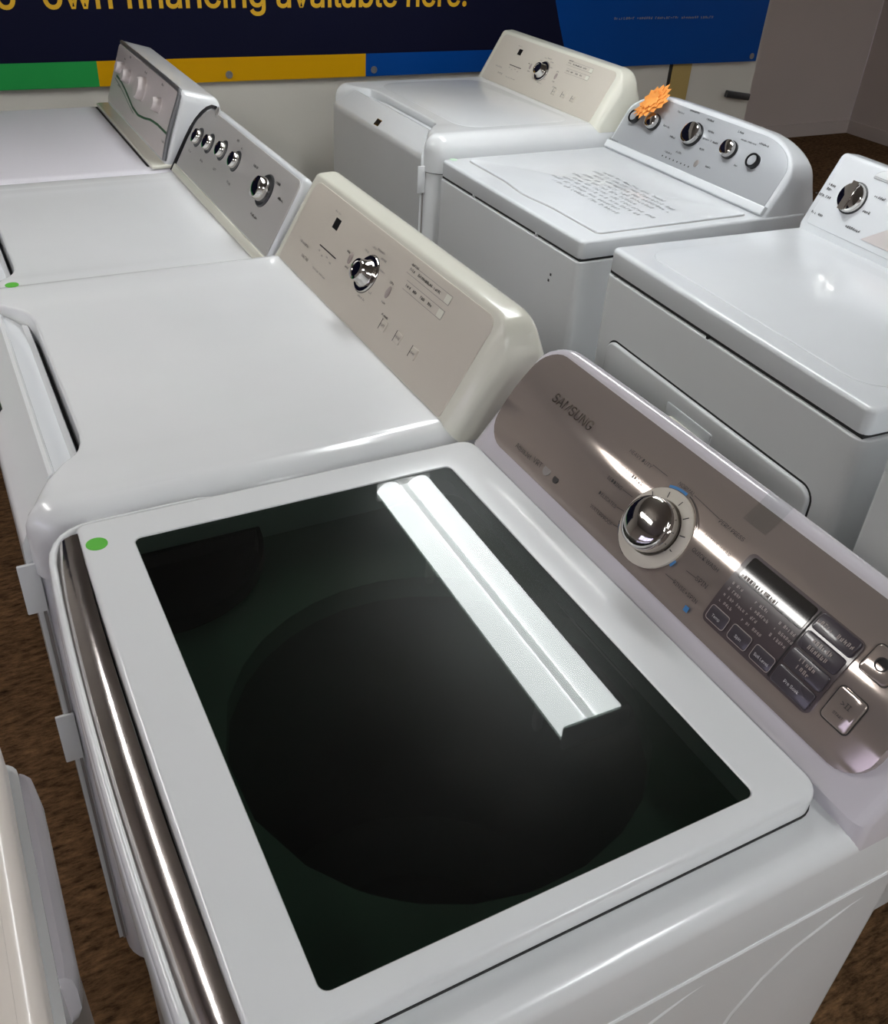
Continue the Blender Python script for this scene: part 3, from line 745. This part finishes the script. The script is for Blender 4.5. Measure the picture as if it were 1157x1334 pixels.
    if badge:
        bx = 0.020; bz = ZT - 0.0375
        pl_ = [[(0.001, y, ZT - 0.0515), (0.0125, y, ZT - 0.0395)] for y in (-0.014, 0.014)]
        loft('badge', [[Vector(p) + Vector((-0.0009, 0, 0.0009)) for p in l] for l in pl_], M['black'], dr, False, False, closed=False)
        loft('badge_rim', [[Vector(p) + Vector((-0.0005, 0, 0.0005)) for p in ((-0.0005, y * 1.14, ZT - 0.0531), (0.014, y * 1.14, ZT - 0.038))] for y in (-0.014, 0.014)], M['chrome'], dr, False, False, closed=False)
    box('back_panel', D + 0.0005, D + 0.0035, -H + 0.02, H - 0.02, 0.05, ZT - 0.03, M['galv'], root)
    feet(root, D, W, x0=0.1)
    return cap

def dryer_console(root, W, ZT, det=True):
    H = W / 2
    console('console_housing', -H + 0.004, H - 0.004, 0.541, ZT - 0.004, 59, 0.172, 0.042, 0.735, M['cream'], root, zbase=ZT - 0.02, rc=0.055, e=0.028, drop=-0.002, rf=0.010, rc_far=0.03)
    Fc = Face(root, 0.541, ZT - 0.004, 59, 0.172)
    Fc.plate('control_panel', rr(-H + 0.042, H - 0.042, 0.006, 0.162, (0.020, 0.020, 0.006, 0.006), 6, 1), -0.004, 0.0016, M['greige'], root, r=0.0012)
    return Fc

def maytag_details(Fc, px, root):
    """controls printed and mounted on the matching dryers' console"""
    ky, kv = px(478, 357)
    k = Fc.lathe('dial', ky, kv, [(0.0235, 0.004), (0.023, 0.008), (0.020, 0.011), (0.0185, 0.022), (0.0175, 0.0245), (0.013, 0.0255), (0.012, 0.024), (0.0003, 0.0235)], M['chrome'], root, 32)
    Fc.lathe('dial_ring', ky, kv, [(0.0315, 0.001), (0.0315, 0.003), (0.030, 0.005), (0.024, 0.0055), (0.022, 0.004)], M['chrome'], k, 32)
    Fc.lathe('dial_outer_ring', ky, kv, [(0.0325, 0.0008), (0.0325, 0.0022), (0.031, 0.0022)], M['darkring'], k, 32)  # thin dark grey ring around the chrome dial ring
    y, v = px(439, 292)
    Fc.plate('display', rr(y - 0.0105, y + 0.0105, v - 0.0095, v + 0.0095, 0.001, 2, 1), 0.001, 0.0022, M['black'], root)
    for u, w in ((457, 337), (506, 381)):
        y, v = px(u, w); Fc.lathe('oval_button', y, v, [(0.0085, 0.001), (0.0085, 0.003), (0.007, 0.004), (0.0003, 0.0042)], M['greybtn'], root, 20, sy=0.62, sv=1.15)
    for u, w in ((500, 425), (519, 441), (539, 461)):
        y, v = px(u, w); b = Fc.plate('square_button', rr(y - 0.0085, y + 0.0085, v - 0.0085, v + 0.0085, 0.0015, 2, 1), 0.001, 0.004, M['greige'], root, r=0.001)
        bars('button_mark', [(y + 0.011, v - 0.009, y + 0.011, v + 0.009, 0.0016)], Fc, M['ink'], b, 0.0024)
        scribble('button_text', [('MODE', y, v - 0.0018, 0.0060, 'CENTER')], lambda a, c: Fc.pt(a, c, 0.0044), M['inklight'], b)
    it, dk, st, sm = [], [], [], []
    y0, v0 = px(417, 319); y1, v1 = px(438, 337); vm = (v0 + v1) / 2
    dk.append((y0, vm, y1, vm, 0.0022))
    for s, u, w, h in (('MAYTAG', 394, 331, 0.010),):
        y, v = px(u, w); it.append((s, y, v - 0.004, h))
    y, v = px(392, 312); st_items = [('CENTENNIAL', y, v - 0.003, 0.0066)]
    y, v = px(408, 347); st_items.append(('COMMERCIAL TECHNOLOGY', y, v - 0.003, 0.0046))
    y, v = px(441, 278); st_items.append(('EST TIME', y + .012, v, 0.005))
    for i in range(4):
        yy = y0 + (y1 - y0) * (i + 0.4) / 4; st_items.append(('Dry', yy, vm - 0.010 - 0.004 * (i % 2), 0.0046, 'CENTER'))
    for a, s in ((155, 'COTTON'), (128, 'NORMAL'), (100, 'DELICATE'), (68, 'TIMED'), (40, 'RAPID'), (-118, 'TOUCH UP'), (-150, 'OFF')):
        st_items.append((s, ky + 0.042 * math.cos(R_(a)), kv + 0.042 * math.sin(R_(a)), 0.0052, 'CENTER'))
    for u, w, s in ((455, 328, 'MORE'), (452, 348, 'LESS'), (511, 369, 'MORE'), (500, 394, 'LESS'), (502, 412, 'OPTIONS')):
        y, v = px(u, w); sm.append((s, y, v - 0.002, 0.0052, 'CENTER'))
    # guide block at the right: two ruled lines of words and end boxes
    ya0, va0 = px(534, 352); yb0, vb0 = px(584, 388)
    ya1, va1 = px(529, 372); yb1, vb1 = px(573, 408)
    for j, (yy, yz, vv) in enumerate(((ya0, yb0, (va0 + vb0) / 2), (ya1, yb1, (va1 + vb1) / 2))):
        st.append((yy + 0.004, vv + 0.007, yz - 0.01, vv + 0.007, 0.0006)); st.append((yy + 0.004, vv - 0.007, yz - 0.01, vv - 0.007, 0.0006)); st.append((yz - 0.01, vv - 0.007, yz - 0.01, vv + 0.007, 0.0006))
        for i, s in enumerate((('Auto', 'Sensing', 'Bulky', 'Items'), ('More', 'Dry', 'Damp', 'Dry'))[j]):
            sm.append((s, yy - (yy - yz) * i * 0.22, vv - 0.002, 0.0066))
        Fc.plate('guide_box', rr(yz - 0.009, yz + 0.006, vv - 0.006, vv + 0.006, 0.001, 2, 1), 0.001, 0.0022, M['cream'], root)
    y, v = px(537, 346); sm.append(('CYCLES', y, v, 0.006))
    lettering('dark_lettering', it, Fc, M['ink'], root, 0.0022); scribble('pale_print', st_items, lambda a, c: Fc.pt(a, c, 0.0022), M['inklight'], root); scribble('dark_print', sm, lambda a, c: Fc.pt(a, c, 0.0022), M['ink'], root)
    bars('rules', dk, Fc, M['ink'], root, 0.0024); bars('pale_rules', st, Fc, M['inklight'], root, 0.0022)

B = machine('door_pull_dryer', -0.014, 1.0685, 0, 'white dryer with cream console, standing between the glass-lid washer and the grey-panelled machine', 'dryer', 'matching dryers with a top-edge door pull')
pull_top_body(B, 0.737, 0.965, 0.74, M['white'], 0.04, 0.245, 0.092)
FB = dryer_console(B, 0.737, 0.965)
maytag_details(FB, lambda u, w: FB.px(u, w, 0.0016), B)
E_ = copy_tree(B); E_.location = (1.212, 2.4735, 0)
tag(E_, 'white dryer with cream console in the corner below the blue end of the banner', 'dryer', 'matching dryers with a top-edge door pull')
prism('top_emboss', rr(0.135, 0.515, -0.295, 0.295, 0.07, 8, 1), 0.964, 0.9658, 0.0007, M['white'], E_)
# green sticker on B's top
st = [(0.065 + 0.014 + 0.011 * math.cos(2 * math.pi * k / 24), 1.426 - 1.0685 - 0.016 + 0.011 * math.sin(2 * math.pi * k / 24)) for k in range(24)]
tag(prism('round_sticker', st, 0.9652, 0.9658, 0, M['sticker'], B), 'green round sticker on the top corner')

# ------------------------------------------------------------------ C: machine with grey five-knob console
C = machine('grey_console_dryer', 0.0, 1.790, 0, 'white dryer with dark grey five-knob console, beside the cream-console dryer of the front row', 'dryer')
pull_top_body(C, 0.686, 0.925, 0.70, M['white'], 0.022, 0.24, 0.085, cap_h=0.09, rc=0.05, badge=False, hinge=False)
H = 0.343
console('console_housing', -H + 0.004, H - 0.004, 0.512, 0.921, 60, 0.190, 0.016, 0.69, M['white2'], C, zbase=0.905, rc=0.02, rcv=0.02, rc_far=0.10, e=0.012, drop=0.006, rf=0.01)
FC = Face(C, 0.512, 0.921, 60, 0.190)
def arch_poly(y0, y1, v0, v1, rc, rv, k=8, rc0=None, rv0=None):
    """(y,v) outline with elliptical upper corners, CCW"""
    p = [(y0, v0), (y1, v0)]
    p += [(y1 - rc + rc * math.cos(R_(90 * i / k)), v1 - rv + rv * math.sin(R_(90 * i / k))) for i in range(k + 1)]
    rc, rv = rc0 or rc, rv0 or rv
    p += [(y0 + rc - rc * math.sin(R_(90 * i / k)), v1 - rv + rv * math.cos(R_(90 * i / k))) for i in range(k + 1)]
    return p
FC.plate('control_panel', arch_poly(-H + 0.012, H - 0.018, 0.026, 0.182, 0.085, 0.085, 8, 0.015, 0.015), -0.004, 0.0018, M['silver'], C, r=0.0012)
FC.plate('ledge', [(-H + 0.012, 0.004), (H - 0.012, 0.004), (H - 0.012, 0.024), (-H + 0.012, 0.024)], -0.002, 0.006, M['cream'], C, r=0.003)
# black gasket around the far end
ge = [(0.500, 0.905), (0.506, 0.921)] + [(0.512 + 0.5 * v + 0.000 - 0.866 * 0.003, 0.921 + 0.866 * v + 0.5 * 0.003) for v in (0.03, 0.06, 0.09, 0.11)]
ge = []
for k in range(13):
    t = k / 12; a = R_(90 * t)
    v = 0.004 + 0.086 * min(1, t * 2) if t < 0.5 else 0.090 + 0.10 * math.sin(R_(90 * (t - 0.5) * 2)); yy = H - 0.004 if t < 0.5 else H - 0.004 - 0.10 * (1 - math.cos(R_(90 * (t - 0.5) * 2)))
    ge.append(FC.pt(yy + 0.001, v, 0.001))
tube('end_gasket', ge, 0.0042, M['black'], C, 8)
for u, w, r in ((257, 178, 0.018), (271, 186, 0.018), (288, 195, 0.018), (305, 209, 0.018)):
    y, v = FC.px(u, w, 0.006); cluster(FC, y, v, r, 0.018, C, base=r * 1.3, flat=0.5)
y, v = FC.px(342, 247, 0.008); cluster(FC, y, v, 0.025, 0.028, C, base=0.034)
y, v = FC.px(283, 146, 0.002); FC.lathe('round_emblem', y, v, [(0.012, 0.001), (0.012, 0.003), (0.009, 0.003), (0.009, 0.001)], M['silver'], C, 20)
scribble('fine_print', [(s, *[a + b for a, b in zip(FC.px(u, w, 0.002), (0, 0))], 0.008, 'CENTER') for s, u, w in (('LOAD', 247, 198), ('TEMP', 262, 211), ('SPIN', 279, 222), ('RINSE', 297, 240), ('OFF', 310, 185), ('ON', 315, 195), ('NORMAL', 333, 219), ('HEAVY', 362, 241), ('DELICATE', 330, 283), ('CASUAL', 365, 262))], lambda a, c: FC.pt(a, c, 0.0024), M['ink'], C)

# ------------------------------------------------------------------ D: dryer with flat silver console at the end of the front row
D = machine('silver_console_dryer', 0.0, 2.486, 0, 'white dryer with light silver console and green swoosh, nearest the banner wall', 'dryer')
prism('cabinet', rr(0.004, 0.70, -H + 0.003, H - 0.003, (0.01, 0.03, 0.03, 0.01), 5, 1), 0.03, 0.875, 0, M['white'], D)
prism('top_panel', rr(0.0, 0.70, -H, H, (0.01, 0.03, 0.03, 0.01), 5, 1), 0.877, 0.925, 0.016, M['satin'], D, rb=0.004)
box('rear_ledge', 0.470, 0.70, -H + 0.004, H - 0.004, 0.924, 0.934, M['cream'], D, r=0.004)
box('ledge_seam', 0.464, 0.4698, -H + 0.03, H - 0.02, 0.9235, 0.9258, M['gap'], D)
feet(D, 0.70, 0.686)
box('back_panel', 0.7005, 0.7035, -H + 0.02, H - 0.02, 0.05, 0.90, M['galv'], D)
console('console_housing', -H + 0.006, H - 0.006, 0.503, 0.936, 70, 0.175, 0.085, 0.68, M['white'], D, zbase=0.93, rc=0.02, e=0.012, drop=0.022, rf=0.008)
FD = Face(D, 0.503, 0.936, 70, 0.175)
FD.plate('control_panel', rr(-H + 0.02, H - 0.012, 0.004, 0.166, 0.014, 5, 1), -0.004, 0.0030, M['silver2'], D, r=0.002)
# chrome border: near end and top
pts = [FD.pt(-H + 0.013, 0.006, 0.002)] + [FD.pt(-H + 0.013, 0.006 + 0.15 * k / 8, 0.002 + 0.004 * math.sin(math.pi * k / 8)) for k in range(1, 8)] + [FD.pt(-H + 0.016, 0.162, 0.002), FD.pt(-H + 0.024, 0.170, 0.001)] + [FD.pt(-H + 0.024 + (2 * H - 0.05) * k / 6, 0.171, 0.0) for k in range(1, 7)]
tube('chrome_border', pts, 0.0058, M['alu'], D, 8)
for u, w, r in ((156, 88, 0.016), (164, 99, 0.018), (182, 115, 0.030), (203, 136, 0.018)):
    y, v = FD.px(u, w, 0.012); cluster(FD, y, v, r, 0.024, D, base=r * 1.06, cap='silver2', basem='silver2', flat=0.8)
sw = [FD.px(u, w, 0.003) for u, w in ((152, 98), (158, 106), (163, 116), (168, 128), (173, 140), (180, 150), (188, 154), (196, 156), (205, 162), (212, 169), (217, 174))]
sw2 = [FD.px(u, w + 5, 0.003) for u, w in ((150, 96), (156, 106), (162, 118), (168, 131), (174, 143))]
bars('green_swoosh', [(a[0], a[1], b[0], b[1], 0.006) for a, b in zip(sw, sw[1:])] + [(a[0], a[1], b[0], b[1], 0.002) for a, b in zip(sw2, sw2[1:])], FD, M['greenink'], D, 0.0036)
scribble('fine_print', [(s, *FD.px(u, w, 0.003), 0.008, 'CENTER') for s, u, w in (('ESTATE', 155, 113), ('HEAT', 170, 76), ('OFF', 163, 78), ('TIMED', 190, 96), ('AUTO', 212, 112), ('START', 212, 186))], lambda a, c: FD.pt(a, c, 0.0036), M['ink'], D)

# ------------------------------------------------------------------ F: washer with arched silver console, second row
F_ = machine('arched_console_washer', 1.235, 1.7525, 0, 'white top-load washer with arched silver five-knob console in the second row', 'washing machine')
prism('cabinet', rr(0.0, 0.68, -H, H, (0.01, 0.016, 0.016, 0.01), 5, 1), 0.03, 0.862, 0.004, M['white'], F_)
box('top_seam', 0.007, 0.67, -H + 0.007, H - 0.007, 0.858, 0.870, M['gap'], F_)
prism('top_panel', rr(0.003, 0.69, -H + 0.003, H - 0.003, (0.01, 0.014, 0.014, 0.01), 5, 1), 0.868, 0.910, 0.007, M['white2'], F_, rb=0.002)
plan = rr(0.068, 0.515, 1.444 - 1.7525, 2.058 - 1.7525, 0.012, 5, 24)
def lip(p):
    x, y, z = p
    if x < 0.09 and abs(y) < 0.13: x -= 0.012 * math.cos(y / 0.13 * math.pi / 2) ** 2
    return (x, y, z)
lidf = prism('lid', plan, 0.9095, 0.9145, 0.003, M['white2'], F_, f=lip)
prism('lid_seam', rr(0.0662, 0.517, 1.442 - 1.7525, 2.060 - 1.7525, 0.014, 5, 24), 0.9085, 0.9103, 0, M['inklight'], F_, f=lip)
# printed instructions on the lid
scribble('printed_text', [('xxxx xx xxxxxx xxx xxxxxxxx xxx'[:24 + (i * 7) % 9], 0.095 + 0.02 * math.sin(i * 2.1), 0.365 - 0.022 * i, 0.018) for i in range(9)], lambda a, c: (c, a, 0.9149), M['inkfaint'], lidf)
for y in (0.153, -0.157): box('seam_clip', 0.001, 0.008, y - 0.0025, y + 0.0025, 0.858, 0.870, M['white'], F_)
for y, z in ((-0.241, 0.798), (-0.235, 0.782)): box('front_mark', -0.0008, 0.0015, y - 0.003, y + 0.003, z - 0.003, z + 0.003, M['darkring'], F_)
h_ = hit(591, 208, (0, 0, 1), 0.910)
tag(prism('round_sticker', [(h_.x - 1.235 + 0.011 * math.cos(2 * math.pi * k / 24), h_.y - 1.7525 + 0.011 * math.sin(2 * math.pi * k / 24)) for k in range(24)], 0.9098, 0.9105, 0, M['palesticker'], F_), 'faded pale green round sticker on the top corner')
feet(F_, 0.68, 0.686)
FF = Face(F_, 0.545, 0.912, 60, 0.182)
console('console_housing', -H + 0.006, H - 0.006, 0.545, 0.912, 60, 0.182, 0.045, 0.72, M['white2'], F_, zbase=0.905, rc=0.15, rcv=0.085, e=0.016, drop=0.004, rf=0.010, arch=0.006)
FF.plate('white_ledge', [(-H + 0.012, 0.0), (H - 0.012, 0.0), (H - 0.012, 0.022), (-H + 0.012, 0.022)], -0.002, 0.010, M['white2'], F_, r=0.004)
FF.plate('control_panel', arch_poly(-H + 0.022, H - 0.022, 0.022, 0.176, 0.13, 0.072, 12), -0.004, 0.0018, M['bluesilver'], F_, r=0.0012)
for u, w, r, typ in ((826, 151, 0.019, 'r'), (850, 158, 0.022, 'c'), (901, 174, 0.030, 'c'), (949, 194, 0.022, 'c'), (980, 209, 0.019, 'r')):
    y, v = FF.px(u, w, 0.010)
    if typ == 'r':
        k = FF.lathe('knob', y, v, [(r * 0.74, 0.001), (r * 0.74, 0.011), (r * 0.66, 0.013), (0.0003, 0.013)], M['bluesilver'], F_, 26)
        FF.lathe('knob_base', y, v, [(r, 0.0), (r, 0.013), (r * 0.92, 0.015), (r * 0.78, 0.015), (r * 0.75, 0.004)], M['black'], k, 26)
    else:
        k = FF.lathe('knob', y, v, [(r * 0.98, 0.006), (r * 0.98, 0.018), (r * 0.92, 0.022), (r * 0.7, 0.0245), (0.0003, 0.0255)], M['chrome'], F_, 30)
        FF.lathe('knob_base', y, v, [(r * 1.08, 0.0), (r * 1.08, 0.008), (r, 0.010), (r * 0.9, 0.007)], M['black'], k, 30)
y, v = FF.px(907, 213, 0.002); FF.lathe('start_button', y, v, [(0.010, 0.001), (0.010, 0.003), (0.008, 0.004), (0.0003, 0.004)], M['inklight'], F_, 18, sy=0.7)
y0, v0 = FF.px(863, 203, 0.002); y1, v1 = FF.px(897, 217, 0.002); vm = (v0 + v1) / 2
bars('status_lights', [(y0 + (y1 - y0) * k / 7 + 0.002, vm, y0 + (y1 - y0) * k / 7 - 0.002, vm, 0.004) for k in range(8)], FF, M['ink'], F_, 0.0024)
lettering('brand_lettering', [('Whirlpool', *FF.px(799, 184, 0.002), 0.013, 'CENTER')], FF, M['ink'], F_, 0.0024)
scribble('fine_print', [(s, *FF.px(u, w, 0.002), h, 'CENTER') for s, u, w, h in (('NORMAL', 868, 166, 0.008), ('HEAVY', 876, 180, 0.008), ('WHITES', 887, 148, 0.008), ('DELICATE', 905, 147, 0.008), ('COLORS', 925, 158, 0.008), ('BULKY', 926, 173, 0.008), ('RINSE & SPIN', 925, 185, 0.008), ('SOAK', 914, 196, 0.008), ('DRAIN', 884, 200, 0.008), ('TEMP', 965, 174, 0.009), ('FABRIC SOFTENER', 975, 186, 0.006), ('OPTIONS', 995, 190, 0.008), ('START', 922, 219, 0.007), ('SENSING', 870, 200, 0.007), ('LOW', 958, 217, 0.007))], lambda a, c: FF.pt(a, c, 0.0024), M['ink'], F_)
# orange starburst tag tucked on this console
y, v = FF.px(853, 135, 0.02)
pt_ = FF.pt(y, v, 0.0)
tag_o = empty('starburst_tag', F_.location + pt_)
tag(tag_o, 'small orange starburst price tag stuck on the arched silver console', 'price tag')
def star(R, r, n, ang, h):
    T = []
    for k in range(2 * n):
        a = math.pi * k / n; q = (R if k % 2 == 0 else r) * (1 + 0.06 * math.sin(5 * a))
        p = Vector((-FF.s, 0, FF.c)); U = Vector((0, -1, 0)); Vv = Vector((FF.c, 0, FF.s))
        ca, sa = math.cos(ang), math.sin(ang)
        uu = q * math.cos(a) * 1.30; vv = q * math.sin(a) * 0.78
        T.append(U * (uu * ca - vv * sa) + Vv * (uu * sa + vv * ca) + p * (h + 0.012 + 0.004 * math.sin(a * 2)))
    return T
loft('card', [star(0.050, 0.039, 16, R_(48), 0.018), star(0.050, 0.039, 16, R_(48), 0.0195)], M['orange'], tag_o)
loft('card_layer', [star(0.040, 0.030, 14, R_(52), 0.0215), star(0.039, 0.029, 14, R_(52), 0.0240)], M['orange'], tag_o)
loft('card_core', [star(0.028, 0.020, 12, R_(45), 0.0255), star(0.027, 0.019, 12, R_(45), 0.0285)], M['orange'], tag_o)

# ------------------------------------------------------------------ G: dryer with white console, handle door; second row
GW, GZ = 0.737, 0.95
G = machine('white_console_dryer', 1.188, 0.908, R_(-3.0), 'white dryer with front hamper door and white single-dial console in the second row', 'dryer')
HG = GW / 2
prism('cabinet', rr(0.0, 0.68, -HG, HG, (0.01, 0.02, 0.02, 0.01), 5, 1), 0.03, GZ - 0.054, 0.004, M['white'], G)
box('top_seam', 0.007, 0.67, -HG + 0.008, HG - 0.008, GZ - 0.058, GZ - 0.046, M['gap'], G)
prism('top_panel', rr(0.003, 0.69, -HG + 0.003, HG - 0.003, (0.01, 0.016, 0.016, 0.01), 5, 1), GZ - 0.047, GZ, 0.009, M['white2'], G, rb=0.002)
prism('top_emboss', rr(0.05, 0.48, -HG + 0.05, HG - 0.05, 0.06, 8, 1), GZ - 0.001, GZ + 0.0018, 0.0016, M['white2'], G)
dgap = rr(-0.316, 0.316, 0.03 + 0.12, 0.772, (0.03, 0.03, 0.03, 0.03), 6, 1)
loft('door_gap', [[(x, y, z) for y, z in dgap] for x in (0.001, -0.0005)], M['gap'], G)
dpl = inset(dgap, 0.004)
dG = loft('door', [[(0.0005 - h, y, z) for y, z in inset(dpl, d)] for d, h in [(0, 0)] + [(a, 0.004 + b) for a, b in roundlevels(0.005, 3)]], M['white'], G)
loft('handle_plate', [[(-0.0085 - h, y, z) for y, z in inset(rr(-0.062, 0.078, 0.648, 0.738, 0.004, 3, 1), d)] for d, h in ((0, 0), (0, 0.002), (0.002, 0.003))], M['white2'], dG)
loft('handle', [[(-0.0110 - h, y, z) for y, z in inset(rr(-0.052, 0.066, 0.690, 0.716, 0.012, 5, 1), d)] for d, h in [(0, 0)] + [(a, 0.008 + b) for a, b in roundlevels(0.009, 4)]], M['cream'], dG)
box('seam_clip', 0.001, 0.008, 0.02, 0.026, GZ - 0.056, GZ - 0.046, M['gap'], G)
feet(G, 0.68, GW)
FG = Face(G, 0.508, GZ + 0.012, 65, 0.165)
console('console_housing', -HG + 0.006, HG - 0.002, 0.508, GZ + 0.012, 65, 0.165, 0.045, 0.69, M['white2'], G, zbase=GZ - 0.002, rc=0.016, e=0.010, drop=0.006, rf=0.008)
FG.plate('control_panel', rr(-HG + 0.014, HG - 0.022, 0.004, 0.158, 0.006, 3, 1), -0.004, 0.0016, M['white2'], G, r=0.001)
y, v = FG.px(1109, 257, 0.008); cluster(FG, y, v, 0.033, 0.018, G, base=0.0355, grip=True)
ya_, va_ = FG.px(1117, 318, 0.002)
FG.plate('grey_arrow_panel', [(ya_, 0.018), (ya_ - 0.055, 0.062), (-HG + 0.02, 0.062), (-HG + 0.02, 0.018)][::-1], 0.001, 0.003, M['silver2'], G)
y2, v2 = FG.px(1150, 232, 0.002)
FG.plate('curved_brow', arch_poly(-HG + 0.03, y2 + 0.02, v2 - 0.006, v2 + 0.02, 0.05, 0.022, 6), 0.001, 0.006, M['white'], G, r=0.004)
scribble('fine_print', [(s, *FG.px(u, w, 0.002), 0.0085, 'CENTER') for s, u, w in (('OFF', 1080, 248), ('TIMED DRY', 1072, 256), ('AIR DRY', 1064, 280), ('AUTO', 1128, 278), ('COTTON', 1146, 260), ('DELICATE', 1110, 300), ('MORE', 1084, 243))], lambda a, c: FG.pt(a, c, 0.0024), M['ink'], G)

# ------------------------------------------------------------------ H: slim white cabinet beyond, only its front corner in view
Hm = machine('slim_cabinet', 1.118, 0.345, 0, 'slim plain white cabinet standing beside the hamper-door dryer at the end of the second row', 'cabinet')
prism('body', rr(0.0, 0.60, -0.115, 0.115, (0.01, 0.006, 0.006, 0.01), 4, 1), 0.03, 0.905, 0.003, M['white'], Hm)
prism('top_panel', rr(-0.002, 0.61, -0.117, 0.117, (0.01, 0.01, 0.01, 0.01), 4, 1), 0.907, 0.95, 0.008, M['white2'], Hm)
feet(Hm, 0.60, 0.23)

# ------------------------------------------------------------------ I: machine across the aisle, its edge in the lower left
Im = machine('aisle_machine', -0.772, 0.105, 0, 'white machine with a bulging pull handle, facing the glass-lid washer across the narrow aisle', 'washing machine')
prism('cabinet', rr(0.0, 0.700, -0.343, 0.343, (0.018, 0.01, 0.01, 0.018), 5, 1), 0.03, 0.875, 0, M['white'], Im)
prism('top_panel', rr(0.0, 0.692, -0.343, 0.347, (0.018, 0.01, 0.01, 0.018), 5, 1), 0.877, 0.93, 0.018, M['beige'], Im)
pr = [(0.70, 0.80), (0.707, 0.802), (0.713, 0.815), (0.714, 0.845), (0.712, 0.862), (0.706, 0.870), (0.70, 0.871)]
loft('pull_handle', [[(0.70 + (x - 0.70) * k, y, 0.836 + (z - 0.836) * (0.7 + 0.3 * k)) for x, z in pr] for y, k in ((0.105, 0.15), (0.110, 0.75), (0.125, 1), (0.30, 1), (0.328, 0.75), (0.336, 0.2))], M['lavwhite'], Im)
feet(Im, 0.69, 0.686)
